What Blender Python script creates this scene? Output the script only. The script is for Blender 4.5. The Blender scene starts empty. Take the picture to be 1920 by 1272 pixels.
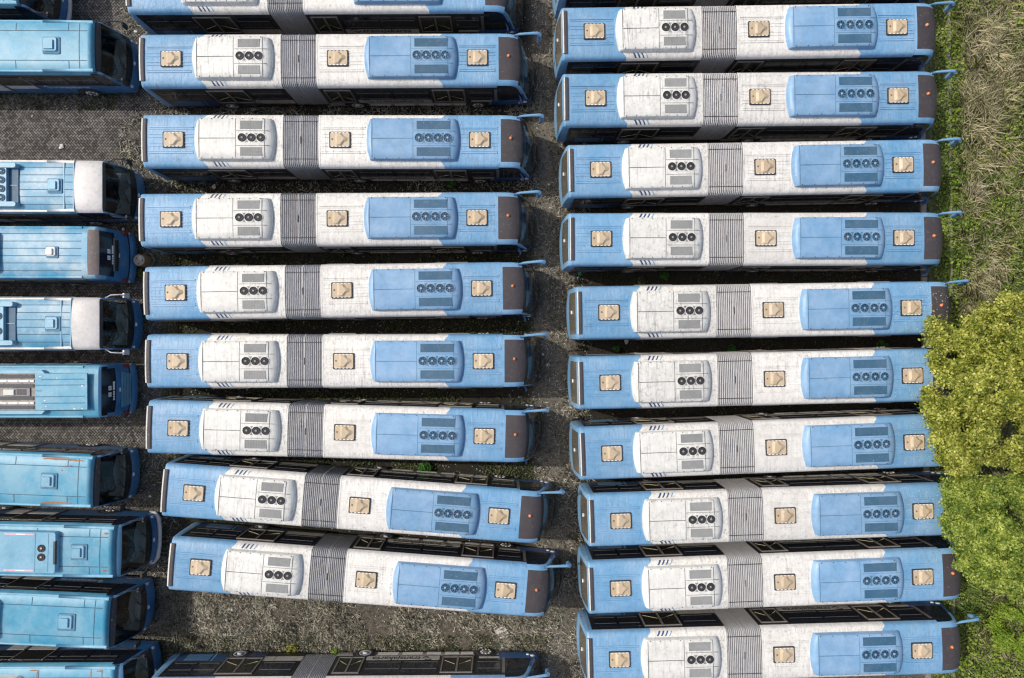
import bpy, math, random
import numpy as np
from mathutils import Vector, Matrix, noise as mnoise

random.seed(7)
RNG = np.random.default_rng(11)
S = bpy.context.scene
COL = S.collection
R = math.radians

# ------------------------------------------------------------------ camera / survey helpers
H, F, TH = 34.45, 1280.0, 0.0095


def at(u, v, z=0.0):
    """Point at height z that the survey photo shows at pixel (u, v)."""
    a, b = (u - 960.0) / F, -(v - 636.0) / F
    ct, st = math.cos(TH), math.sin(TH)
    d = Vector((a * ct + st, b, a * st - ct))
    t = (z - H) / d.z
    return Vector((d.x * t, d.y * t, z))


# ------------------------------------------------------------------ node helpers
class NT:
    def __init__(s, name):
        s.m = bpy.data.materials.new(name)
        s.m.use_nodes = True
        s.t = s.m.node_tree
        s.t.nodes.clear()
        s.out = s.t.nodes.new('ShaderNodeOutputMaterial')

    def n(s, kind, props=None, **ins):
        nd = s.t.nodes.new('ShaderNode' + kind)
        for k, v in (props or {}).items():
            setattr(nd, k, v)
        for k, v in ins.items():
            s.put(nd.inputs[k.replace('_', ' ')], v)
        return nd

    def put(s, sock, v):
        if isinstance(v, bpy.types.NodeSocket):
            s.t.links.new(v, sock)
        elif v is not None:
            if sock.type == 'RGBA' and len(v) == 3:
                v = (*v, 1)
            sock.default_value = v

    def M(s, op, a, b=None, c=None, clamp=False):
        nd = s.t.nodes.new('ShaderNodeMath')
        nd.operation = op
        nd.use_clamp = clamp
        for i, v in enumerate((a, b, c)):
            if v is not None:
                s.put(nd.inputs[i], v)
        return nd.outputs[0]

    def mix(s, f, a, b, mode='MIX'):
        nd = s.t.nodes.new('ShaderNodeMix')
        nd.data_type = 'RGBA'
        nd.blend_type = mode
        s.put(nd.inputs[0], f)
        s.put(nd.inputs[6], a)
        s.put(nd.inputs[7], b)
        return nd.outputs[2]

    def ramp(s, f, a, b, va=0.0, vb=1.0):
        nd = s.t.nodes.new('ShaderNodeMapRange')
        s.put(nd.inputs[0], f)
        for i, v in zip((1, 2, 3, 4), (a, b, va, vb)):
            nd.inputs[i].default_value = v
        return nd.outputs[0]

    def noise(s, vec, scale, detail=4, rough=.55, w=None, dist=0.0):
        nd = s.t.nodes.new('ShaderNodeTexNoise')
        nd.noise_dimensions = '4D' if w is not None else '3D'
        s.put(nd.inputs['Vector'], vec)
        if w is not None:
            s.put(nd.inputs['W'], w)
        nd.inputs['Scale'].default_value = scale
        nd.inputs['Detail'].default_value = detail
        nd.inputs['Roughness'].default_value = rough
        nd.inputs['Distortion'].default_value = dist
        return nd.outputs['Fac']

    def scalevec(s, vec, sc):
        nd = s.t.nodes.new('ShaderNodeMapping')
        s.put(nd.inputs['Vector'], vec)
        nd.inputs['Scale'].default_value = sc
        return nd.outputs[0]

    def coord(s, which='Object'):
        return s.t.nodes.new('ShaderNodeTexCoord').outputs[which]

    def rnd(s):
        return s.t.nodes.new('ShaderNodeObjectInfo').outputs['Random']

    def bump(s, h, strength=.3, dist=.02):
        nd = s.t.nodes.new('ShaderNodeBump')
        s.put(nd.inputs['Height'], h)
        nd.inputs['Strength'].default_value = strength
        nd.inputs['Distance'].default_value = dist
        return nd.outputs[0]

    def principled(s, col, rough=.5, metal=0.0, normal=None, spec=.5, coat=0.0):
        nd = s.t.nodes.new('ShaderNodeBsdfPrincipled')
        s.put(nd.inputs['Base Color'], col)
        s.put(nd.inputs['Roughness'], rough)
        nd.inputs['Metallic'].default_value = metal
        nd.inputs['Specular IOR Level'].default_value = spec
        nd.inputs['Coat Weight'].default_value = coat
        if normal is not None:
            s.put(nd.inputs['Normal'], normal)
        return nd.outputs[0]

    def done(s, sh):
        s.t.links.new(sh, s.out.inputs['Surface'])
        return s.m


def weather(nt, base, dirt=(.1, .09, .075), amount=.35, var=.08, streak=True, patch=None, fade=None, specks=True):
    """Base paint -> sun-fade patches, speckled grime and rain streaks. Returns (colour, bump height)."""
    oc, rn = nt.coord(), nt.rnd()
    w = nt.M('MULTIPLY', rn, 60.0)
    n1 = nt.noise(oc, .9, 5, .6, w)
    n2 = nt.noise(oc, 7.0, 5, .65, w)
    n3 = nt.noise(oc, 34.0, 3, .6, w)
    n4 = nt.noise(oc, 3.1, 6, .7, w, .4)
    n5 = nt.noise(oc, 17.0, 2, .5, nt.M('ADD', w, 31.0))
    rb = nt.M('FRACT', nt.M('MULTIPLY', rn, 17.31))
    dirty = nt.ramp(rb, 0, 1, .65, 1.5)
    hsv = nt.t.nodes.new('ShaderNodeHueSaturation')
    nt.put(hsv.inputs['Color'], base)
    val = nt.M('ADD', nt.ramp(rn, 0, 1, 1 - var, 1 + var), nt.ramp(n1, .3, .7, -.08, .07))
    nt.put(hsv.inputs['Value'], nt.M('ADD', val, nt.ramp(n4, .32, .68, -.11, .09)))
    nt.put(hsv.inputs['Saturation'], nt.ramp(n1, .3, .75, 1.10, .80))
    col = hsv.outputs[0]
    if fade is not None:
        col = nt.mix(nt.M('MULTIPLY', nt.ramp(n1, .46, .62, 0, .6), nt.ramp(n2, .3, .6, .55, 1.0)), col, fade)
    if streak:
        st = nt.noise(nt.scalevec(oc, (13, 1.0, 1.0)), 1.0, 4, .7, w)
        g = nt.M('MULTIPLY', nt.ramp(st, .50, .76), nt.ramp(n1, .36, .64))
        col = nt.mix(nt.M('MULTIPLY', g, nt.M('MULTIPLY', dirty, amount * 1.7), clamp=True), col, dirt)
    g2 = nt.M('MULTIPLY', nt.ramp(n2, .52, .8), nt.M('MULTIPLY', dirty, amount), clamp=True)
    col = nt.mix(g2, col, dirt)
    g3 = nt.M('MULTIPLY', nt.ramp(n3, .64, .78), nt.M('MULTIPLY', dirty, amount * 1.2), clamp=True)
    col = nt.mix(g3, col, dirt)
    if specks:
        col = nt.mix(nt.ramp(n5, .735, .765, 0, .8), col, (.72, .72, .69))
    hgt = nt.M('ADD', nt.M('MULTIPLY', n2, .7), nt.M('MULTIPLY', n3, .3))
    return col, hgt


MAT = {}


def paint(name, base, rough=.45, bump=.12, **kw):
    nt = NT(name)
    c, h = weather(nt, base, **kw)
    MAT[name] = nt.done(nt.principled(c, rough, normal=nt.bump(h, bump, .02)))


BLUE = (.165, .345, .545)
paint('paint_blue', BLUE, amount=.16, streak=False)
paint('unit_blue', (.20, .36, .555), amount=.2, var=.06, streak=False, bump=.08)
paint('unit_white', (.70, .695, .655), amount=.48, var=.05, bump=.15)
paint('paint_navy', (.018, .065, .165), rough=.3, amount=.2, streak=False)
paint('hood_blue', (.030, .105, .29), rough=.3, amount=.18, streak=False)
paint('tail_blue', (.045, .165, .36), rough=.3, amount=.18, streak=False)
paint('paint_black', (.016, .016, .018), rough=.28, amount=.4, dirt=(.15, .12, .09), streak=False)
paint('skirt_grey', (.45, .43, .39), rough=.5, amount=.6, dirt=(.09, .07, .05))
paint('roof_sky', (.075, .30, .445), amount=.42, var=.09, streak=False, fade=(.19, .385, .49), bump=.25)
paint('roof_faded', (.07, .27, .43), amount=.45, var=.06, streak=False, fade=(.44, .53, .56), bump=.3)
paint('cap_white', (.55, .53, .52), amount=.4, dirt=(.20, .18, .17), streak=False, bump=.2)
paint('rail_white', (.66, .65, .62), amount=.4, streak=False)
paint('rail_sky', (.16, .37, .51), amount=.2, streak=False)
paint('fairing_dark', (.058, .049, .052), rough=.6, amount=.3, dirt=(.2, .18, .17), streak=False, bump=.25)
paint('fairing_worn', (.16, .13, .12), rough=.65, amount=.7, dirt=(.42, .38, .36), streak=False, bump=.3)
paint('rubber', (.03, .03, .035), rough=.7, amount=.3, streak=False)
paint('tan', (.50, .395, .265), rough=.5, amount=.16, dirt=(.16, .12, .08), streak=False)
paint('mesh_grey', (.27, .275, .27), rough=.7, amount=.3, streak=False)
paint('mesh_blue', (.04, .115, .195), rough=.6, amount=.25, dirt=(.3, .36, .42), streak=False)
paint('fan_blue', (.085, .19, .31), rough=.6, amount=.2, streak=False)
paint('deep_blue', (.012, .035, .07), rough=.6, amount=.2, streak=False)
paint('frame_grey', (.19, .175, .165), rough=.5, amount=.4, streak=False)
paint('dash_grey', (.62, .62, .57), rough=.7, amount=.35, streak=False)
paint('seat_dark', (.05, .055, .07), rough=.8, amount=.2, streak=False)
paint('seam_dark', (.07, .075, .085), rough=.7, amount=.2, streak=False)
paint('seam_deep', (.035, .10, .16), rough=.7, amount=.2, streak=False)
paint('seam_blue', (.07, .19, .30), rough=.7, amount=.2, streak=False)
paint('chrome', (.62, .62, .64), rough=.3, amount=.4, streak=False)
paint('orange', (.62, .19, .06), rough=.35, amount=.15, streak=False)
paint('red', (.30, .015, .015), rough=.25, amount=.15, streak=False)
paint('lamp_clear', (.66, .68, .70), rough=.15, amount=.1, streak=False)
paint('decal_white', (.80, .80, .80), rough=.5, amount=.1, streak=False)
paint('decal_dark', (.02, .022, .04), rough=.5, amount=.1, streak=False)
paint('decal_pink', (.72, .40, .47), rough=.5, amount=.2, streak=False)
paint('tray_dirty', (.30, .28, .255), rough=.7, amount=1.1, dirt=(.06, .05, .04), bump=.4)
paint('rust', (.30, .14, .06), rough=.8, amount=.8, dirt=(.55, .42, .28), streak=False, bump=.4)
paint('litter_white', (.62, .61, .58), rough=.7, amount=.3, streak=False)
paint('litter_tan', (.48, .39, .27), rough=.8, amount=.4, streak=False)
paint('board', (.50, .48, .44), rough=.8, amount=.9, dirt=(.07, .06, .05), streak=False, bump=.4)
paint('green_plastic', (.05, .40, .20), rough=.4, amount=.1, streak=False)
paint('wire', (.35, .36, .33), rough=.5, amount=.3, streak=False)
paint('concrete', (.23, .21, .19), rough=.9, amount=.7, dirt=(.07, .065, .055), streak=False, bump=.6)

# bellows rubber
nt = NT('bellows')
c, h = weather(nt, (.46, .455, .46), amount=.4, dirt=(.05, .05, .055))
MAT['bellows'] = nt.done(nt.principled(c, .6, normal=nt.bump(h, .15, .01)))

# livery: blue ends, white middle, with grime along the edges of the rooftop units
nt = NT('livery')
oc = nt.coord()
sx = nt.t.nodes.new('ShaderNodeSeparateXYZ')
nt.put(sx.inputs[0], oc)
X, Y = sx.outputs[0], sx.outputs[1]
ay = nt.M('ABSOLUTE', Y)
t = nt.ramp(ay, 1.0, 1.16)
xs = nt.M('SUBTRACT', X, nt.M('MULTIPLY', t, .15))
mask = nt.M('MULTIPLY', nt.M('GREATER_THAN', xs, -6.25), nt.M('LESS_THAN', xs, 4.62))
w = nt.M('MULTIPLY', nt.rnd(), 60.0)
base = nt.mix(mask, BLUE, (.71, .69, .65))
col, hgt = weather(nt, base, amount=.32, var=.06)
edge = nt.M('MULTIPLY', nt.ramp(ay, .86, .98), nt.ramp(ay, 1.2, 1.04))
sp = nt.noise(nt.scalevec(oc, (7, 5, 5)), 1.5, 6, .75, w)
soot = nt.M('MULTIPLY', nt.M('MULTIPLY', edge, nt.ramp(sp, .5, .72)), nt.M('MULTIPLY', mask, .75))
# rain wash beside the end of the white unit
wash = nt.M('MULTIPLY', nt.M('MULTIPLY', nt.M('GREATER_THAN', X, -2.98), nt.M('LESS_THAN', X, -2.6)), nt.ramp(sp, .5, .66))
soot = nt.M('MAXIMUM', soot, nt.M('MULTIPLY', wash, .7))
col = nt.mix(soot, col, (.13, .12, .11))
wr = nt.noise(nt.scalevec(oc, (5, 1.2, 1)), 1.2, 5, .7, w, .6)
wr2 = nt.M('ADD', nt.M('MULTIPLY', wr, 1.0), nt.M('MULTIPLY', hgt, .35))
MAT['livery'] = nt.done(nt.principled(col, .45, normal=nt.bump(wr2, .6, .05)))

# dark glass for the side windows
nt = NT('glass_dark')
c, h = weather(nt, (.014, .02, .032), amount=.12, dirt=(.10, .09, .08), streak=False)
MAT['glass_dark'] = nt.done(nt.principled(c, .12, spec=.6))
nt = NT('glass_door')
c, h = weather(nt, (.022, .022, .02), amount=.3, dirt=(.13, .115, .09), streak=False)
MAT['glass_door'] = nt.done(nt.principled(c, .2, spec=.5))
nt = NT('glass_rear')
c, h = weather(nt, (.12, .105, .08), amount=.6, dirt=(.30, .26, .19))  # brown tint paints in the reflected ground, under streaks of dust
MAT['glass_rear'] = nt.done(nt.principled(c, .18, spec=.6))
# clear tinted windscreen glass
nt = NT('glass_clear')
tr = nt.n('BsdfTransparent', Color=(.90, .94, .93, 1)).outputs[0]
gl = nt.n('BsdfGlossy', Color=(1, 1, 1, 1), Roughness=.06).outputs[0]
fr = nt.n('Fresnel', IOR=1.45).outputs[0]
df = nt.n('BsdfDiffuse', Color=(.35, .36, .36, 1)).outputs[0]
dust = nt.M('MULTIPLY', nt.ramp(nt.noise(nt.coord(), 2.5, 5, .65), .45, .75), .10)
m1 = nt.n('MixShader')
nt.put(m1.inputs[0], fr); nt.put(m1.inputs[1], tr); nt.put(m1.inputs[2], gl)
m2 = nt.n('MixShader')
nt.put(m2.inputs[0], dust); nt.put(m2.inputs[1], m1.outputs[0]); nt.put(m2.inputs[2], df)
MAT['glass_clear'] = nt.done(m2.outputs[0])


def leaf_mat(name, cols, trans=.3, clump=.35, rough=.55):
    """Foliage: colour varies leaf by leaf and, slowly, from one shoot to the next."""
    nt = NT(name)
    rp = nt.t.nodes.new('ShaderNodeNewGeometry').outputs['Random Per Island']
    nz = nt.noise(nt.coord(), clump, 3, .6)
    f = nt.M('ADD', nt.M('MULTIPLY', rp, .55), nt.ramp(nz, .3, .7, 0, .5), clamp=True)
    cr = nt.t.nodes.new('ShaderNodeValToRGB')
    nt.put(cr.inputs[0], f)
    e = cr.color_ramp.elements
    while len(e) < len(cols):
        e.new(.5)
    for i, c in enumerate(cols):
        e[i].position = i / (len(cols) - 1)
        e[i].color = (*c, 1)
    p = nt.principled(cr.outputs[0], rough, spec=.3)
    tl = nt.n('BsdfTranslucent', Color=cr.outputs[0]).outputs[0]
    mx = nt.n('MixShader')
    mx.inputs[0].default_value = trans
    nt.put(mx.inputs[1], p); nt.put(mx.inputs[2], tl)
    MAT[name] = nt.done(mx.outputs[0])


leaf_mat('leaf_olive', [(.015, .032, .005), (.14, .18, .02), (.45, .47, .08), (.82, .80, .28)], .35, 1.8)
leaf_mat('leaf_green', [(.012, .032, .005), (.10, .17, .02), (.34, .42, .07), (.68, .72, .22)], .35, 1.8)
leaf_mat('leaf_bright', [(.08, .16, .015), (.22, .34, .035), (.42, .50, .08)], .35, .8)
leaf_mat('cover_green', [(.05, .10, .022), (.15, .24, .045), (.32, .41, .08), (.56, .60, .16)], .4, .7)
leaf_mat('straw', [(.22, .24, .09), (.55, .52, .30), (.80, .74, .51), (.90, .85, .66)], .45, .6)
leaf_mat('weed_dry', [(.07, .072, .055), (.28, .265, .21), (.60, .56, .46), (.85, .81, .69)], .25, .7)
leaf_mat('weed_green', [(.022, .034, .014), (.05, .07, .026), (.11, .13, .05), (.24, .23, .12)], .2, .5)
leaf_mat('plant_green', [(.02, .09, .015), (.05, .17, .025), (.10, .25, .04)], .3, 1.0)
leaf_mat('plant_yellow', [(.12, .16, .02), (.25, .26, .04), (.40, .33, .06)], .3, 1.0)
nt = NT('bark')
c, h = weather(nt, (.12, .09, .065), amount=.5, streak=False)
MAT['bark'] = nt.done(nt.principled(c, .9, normal=nt.bump(h, .8, .05)))

# ------------------------------------------------------------------ ground material: herringbone pavers under soil
nt = NT('yard')
oc = nt.coord()
mp = nt.t.nodes.new('ShaderNodeMapping')
nt.put(mp.inputs['Vector'], oc)
mp.inputs['Rotation'].default_value = (0, 0, R(45))
k = 1 / .108
mp.inputs['Scale'].default_value = (k, k, 1)
sx = nt.t.nodes.new('ShaderNodeSeparateXYZ')
nt.put(sx.inputs[0], mp.outputs[0])
px, py = sx.outputs[0], sx.outputs[1]
fx, fy = nt.M('FRACT', px), nt.M('FRACT', py)
ix, iy = nt.M('FLOOR', px), nt.M('FLOOR', py)
kk = nt.M('FLOORED_MODULO', nt.M('SUBTRACT', ix, iy), 4.0)
is0 = nt.M('COMPARE', kk, 0.0, .1)
is1 = nt.M('COMPARE', kk, 1.0, .1)
is2 = nt.M('COMPARE', kk, 2.0, .1)
is3 = nt.M('COMPARE', kk, 3.0, .1)
gx, gy = nt.M('SUBTRACT', 1.0, fx), nt.M('SUBTRACT', 1.0, fy)
big = lambda d, flag: nt.M('ADD', d, nt.M('MULTIPLY', flag, 9.0))
dl = big(fx, is1); dr = big(gx, is0); db = big(fy, is2); dt = big(gy, is3)
dist = nt.M('MINIMUM', nt.M('MINIMUM', dl, dr), nt.M('MINIMUM', db, dt))
joint = nt.ramp(dist, .03, .16)
bx = nt.M('SUBTRACT', ix, is1)
by = nt.M('SUBTRACT', iy, is2)
cb = nt.t.nodes.new('ShaderNodeCombineXYZ')
nt.put(cb.inputs[0], bx); nt.put(cb.inputs[1], by)
wn = nt.t.nodes.new('ShaderNodeTexWhiteNoise')
nt.put(wn.inputs['Vector'], cb.outputs[0])
brv = nt.ramp(wn.outputs['Value'], 0, 1, .55, 1.45)
n_big = nt.noise(oc, .16, 5, .6)
n_mid = nt.noise(oc, 1.1, 6, .65)
n_fine = nt.noise(oc, 5.5, 6, .8)
n_grit = nt.noise(oc, 14.0, 4, .8)
pav = nt.mix(nt.ramp(n_mid, .35, .68), (.125, .12, .115), (.25, .235, .215))
vm = nt.t.nodes.new('ShaderNodeVectorMath'); vm.operation = 'SCALE'
nt.put(vm.inputs[0], pav); nt.put(vm.inputs['Scale'], nt.M('MULTIPLY', brv, nt.ramp(n_fine, .3, .7, .75, 1.25)))
pav = nt.mix(joint, (.016, .015, .014), vm.outputs[0])
soil = nt.mix(nt.ramp(n_fine, .34, .66), (.042, .037, .030), (.20, .175, .14))
soil = nt.mix(nt.ramp(n_grit, .57, .66), soil, (.36, .32, .26))
soil = nt.mix(nt.ramp(n_grit, .46, .36), soil, (.018, .017, .015))
sxyz = nt.t.nodes.new('ShaderNodeSeparateXYZ')
nt.put(sxyz.inputs[0], oc)
wx, wy = sxyz.outputs[0], sxyz.outputs[1]
# soil everywhere except the paved lane under and beside the single buses
lane = nt.ramp(nt.M('ADD', wx, nt.ramp(n_mid, .3, .7, -1.6, 1.6)), -18.6, -16.6)
sm = nt.M('ADD', nt.M('MULTIPLY', lane, nt.ramp(n_mid, .30, .50, .45, 1.0)), nt.M('MULTIPLY', nt.ramp(n_mid, .56, .72), .75), clamp=True)
col = nt.mix(sm, pav, soil)
bay_shade = nt.M('MAXIMUM', nt.M('MULTIPLY', nt.ramp(wx, -17.6, -16.4), nt.ramp(wx, 1.6, .9)), nt.ramp(wx, 3.4, 3.9))  # dark bay soil, with the shade of the gaps between buses painted in
bay_shade = nt.M('MULTIPLY', bay_shade, nt.ramp(nt.M('ADD', wy, nt.ramp(n_mid, .3, .7, -.4, .4)), -12.6, -11.6))
col = nt.mix(nt.M('MULTIPLY', bay_shade, .80), col, (.013, .013, .009))
# wheel-worn pale dust down the aisle and big damp stains
aisle = nt.M('MULTIPLY', nt.ramp(wx, 1.2, 1.9), nt.ramp(wx, 3.6, 2.7))
col = nt.mix(nt.M('MULTIPLY', aisle, nt.ramp(n_fine, .36, .6, .1, .8)), col, (.235, .21, .175))
col = nt.mix(nt.ramp(n_big, .52, .70, 0, .55), col, (.06, .056, .05))
verge = nt.ramp(nt.M('ADD', wx, nt.ramp(n_mid, .3, .7, -.3, .3)), 21.0, 21.5)
col = nt.mix(verge, col, nt.mix(nt.ramp(n_fine, .4, .62), (.045, .065, .025), (.19, .20, .09)))
hh = nt.M('ADD', nt.M('MULTIPLY', nt.M('MULTIPLY', joint, .5), nt.M('SUBTRACT', 1.0, sm)), nt.M('ADD', nt.M('MULTIPLY', n_fine, .9), nt.M('MULTIPLY', n_grit, .6)))
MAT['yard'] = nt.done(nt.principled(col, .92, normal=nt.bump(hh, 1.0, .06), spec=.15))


# ------------------------------------------------------------------ mesh builder
class MB:
    def __init__(s):
        s.v, s.f, s.m, s.sm = [], [], [], []
        s.mats = []

    def mi(s, mat):
        if mat not in s.mats:
            s.mats.append(mat)
        return s.mats.index(mat)

    def face(s, idx, mat, smooth=False):
        s.f.append(tuple(idx)); s.m.append(s.mi(mat)); s.sm.append(smooth)

    def add(s, pts):
        i = len(s.v)
        s.v.extend([tuple(p) for p in pts])
        return i

    def poly(s, pts, mat, smooth=False):
        i = s.add(pts)
        s.face(range(i, i + len(pts)), mat, smooth)

    def box(s, a, b, mat, taper=0.0):
        x0, y0, z0 = a; x1, y1, z1 = b
        t = taper
        i = s.add([(x0, y0, z0), (x1, y0, z0), (x1, y1, z0), (x0, y1, z0),
                   (x0 + t, y0 + t, z1), (x1 - t, y0 + t, z1), (x1 - t, y1 - t, z1), (x0 + t, y1 - t, z1)])
        for q in ((0, 3, 2, 1), (4, 5, 6, 7), (0, 1, 5, 4), (1, 2, 6, 5), (2, 3, 7, 6), (3, 0, 4, 7)):
            s.face([i + k for k in q], mat)

    def prism(s, outline, z0, z1, mat, inset=0.0, smooth=False):
        """Vertical prism over an xy outline (counter-clockwise), top shrunk by inset."""
        n = len(outline)
        cx = sum(p[0] for p in outline) / n; cy = sum(p[1] for p in outline) / n

        def ins(p):
            d = math.hypot(p[0] - cx, p[1] - cy) or 1
            f = max(0, 1 - inset / d)
            return (cx + (p[0] - cx) * f, cy + (p[1] - cy) * f)
        i = s.add([(p[0], p[1], z0) for p in outline] + [(*ins(p), z1) for p in outline])
        for k in range(n):
            s.face((i + k, i + (k + 1) % n, i + n + (k + 1) % n, i + n + k), mat, smooth)
        s.face([i + n + k for k in range(n)], mat)
        s.face([i + k for k in range(n)][::-1], mat)

    def grid(s, rows, matf, smooth=True, flip=False):
        nr, nc = len(rows), len(rows[0])
        i = s.add([p for r in rows for p in r])
        for r in range(nr - 1):
            for c in range(nc - 1):
                q = [i + r * nc + c, i + r * nc + c + 1, i + (r + 1) * nc + c + 1, i + (r + 1) * nc + c]
                mt = matf(r, c) if callable(matf) else matf
                if mt is None:
                    continue
                s.face(q[::-1] if flip else q, mt, smooth)

    def tube(s, pts, rad, mat, n=8):
        pts = [Vector(p) for p in pts]
        rads = rad if isinstance(rad, (list, tuple)) else [rad] * len(pts)
        rings = []
        for k, p in enumerate(pts):
            d = (pts[min(k + 1, len(pts) - 1)] - pts[max(k - 1, 0)]).normalized()
            up = Vector((0, 0, 1)) if abs(d.z) < .9 else Vector((1, 0, 0))
            a = d.cross(up).normalized(); b = d.cross(a)
            rings.append([p + (a * math.cos(2 * math.pi * j / n) + b * math.sin(2 * math.pi * j / n)) * rads[k] for j in range(n)])
        i = s.add([q for r in rings for q in r])
        for k in range(len(pts) - 1):
            for j in range(n):
                s.face((i + k * n + j, i + k * n + (j + 1) % n, i + (k + 1) * n + (j + 1) % n, i + (k + 1) * n + j), mat, True)
        s.face([i + j for j in range(n)], mat)
        s.face([i + (len(pts) - 1) * n + j for j in range(n)][::-1], mat)

    def lathe(s, prof, org, axis, mat, n=20, matf=None):
        """prof: (radius, along) pairs turned round the axis ('y','-y','z')."""
        o = Vector(org)
        rows = []
        for r, a in prof:
            ring = []
            for j in range(n + 1):
                th = 2 * math.pi * j / n
                c, q = r * math.cos(th), r * math.sin(th)
                if axis == 'z':
                    ring.append(o + Vector((c, q, a)))
                elif axis == 'y':
                    ring.append(o + Vector((c, a, q)))
                else:
                    ring.append(o + Vector((c, -a, q)))
            rows.append(ring)
        s.grid(rows, (lambda r, c: matf(r)) if matf else mat, True)

    def build(s, name, parent=None, **tags):
        me = bpy.data.meshes.new(name)
        me.from_pydata(s.v, [], s.f)
        for m in s.mats:
            me.materials.append(MAT[m])
        me.polygons.foreach_set('material_index', s.m)
        me.polygons.foreach_set('use_smooth', s.sm)
        me.update()
        o = bpy.data.objects.new(name, me)
        COL.objects.link(o)
        if parent is not None:
            o.parent = parent
        for k, v in tags.items():
            o[k] = v
        return o


def thing(name, label, cat, loc=(0, 0, 0), rz=0.0, group=None):
    o = bpy.data.objects.new(name, None)
    o.empty_display_size = .5
    COL.objects.link(o)
    o.location = loc
    o.rotation_euler = (0, 0, rz)
    o['label'] = label; o['category'] = cat
    if group:
        o['group'] = group
    return o


def tag(o, label, cat, group=None, kind=None):
    if label:
        o['label'] = label
    if cat:
        o['category'] = cat
    if group:
        o['group'] = group
    if kind:
        o['kind'] = kind
    return o


def copy_tree(o, parent=None):
    c = o.copy()
    COL.objects.link(c)
    c.parent = parent
    for ch in list(o.children):
        copy_tree(ch, c)
    return c


def text_mesh(body, size):
    cu = bpy.data.curves.new('lettering', 'FONT')
    cu.body = body; cu.size = size; cu.align_x = 'LEFT'
    cu.offset = size * .012
    cu.shear = .12
    o = bpy.data.objects.new('lettering', cu)
    COL.objects.link(o)
    bpy.context.view_layer.update()
    me = bpy.data.meshes.new_from_object(o.evaluated_get(bpy.context.evaluated_depsgraph_get()))
    vs = [tuple(v.co) for v in me.vertices]
    fs = [tuple(p.vertices) for p in me.polygons]
    bpy.data.objects.remove(o); bpy.data.meshes.remove(me); bpy.data.curves.remove(cu)
    return vs, fs


TXT = text_mesh('transjakarta', 1.0)
TW = max(v[0] for v in TXT[0])


def lettering(mb, x0, width, zbase, y, side, mat):
    """The operator's name with its two-stroke mark, on the side facing -y (side=-1) or +y (side=1)."""
    mark = .16 * width
    sc = (width - mark * 1.15) / TW

    def put(u, v):
        return (x0 + u, y, zbase + v) if side < 0 else (x0 + width - u, y, zbase + v)
    i = mb.add([put(mark * 1.15 + a[0] * sc, a[1] * sc) for a in TXT[0]])
    for f in TXT[1]:
        mb.face([i + q for q in f], mat)
    hgt = .75 * sc
    for k, (du, dv, fl) in enumerate(((0, .42, 1), (.28, 0, -1))):
        up, lo = [], []
        for q in range(9):
            tt = q / 8
            u = du * mark + tt * mark * .68
            c = dv * hgt + .30 * hgt + fl * .26 * hgt * math.sin(math.pi * (tt * 1.15 - .1))
            th = .15 * hgt * (1.1 - .7 * abs(tt - .45))
            up.append(put(u, c + th)); lo.append(put(u, c - th))
        mb.grid([lo, up], mat, False)


# ------------------------------------------------------------------ bus geometry shared by both families
def make_profile(hz):
    d = hz - 3.105
    return [(1.20, .32), (1.25, .42), (1.25, .80), (1.25, 1.28), (1.25, 2.58 + d), (1.24, 2.76 + d), (1.205, 2.91 + d),
            (1.15, 3.0 + d), (1.06, 3.052 + d), (.7, 3.085 + d), (.35, 3.1 + d), (0, 3.105 + d)]


def interp(pts, x):
    for (a, fa), (b, fb) in zip(pts, pts[1:]):
        if a <= x <= b:
            return fa + (fb - fa) * (x - a) / (b - a or 1)
    return pts[0][1] if x < pts[0][0] else pts[-1][1]


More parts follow.
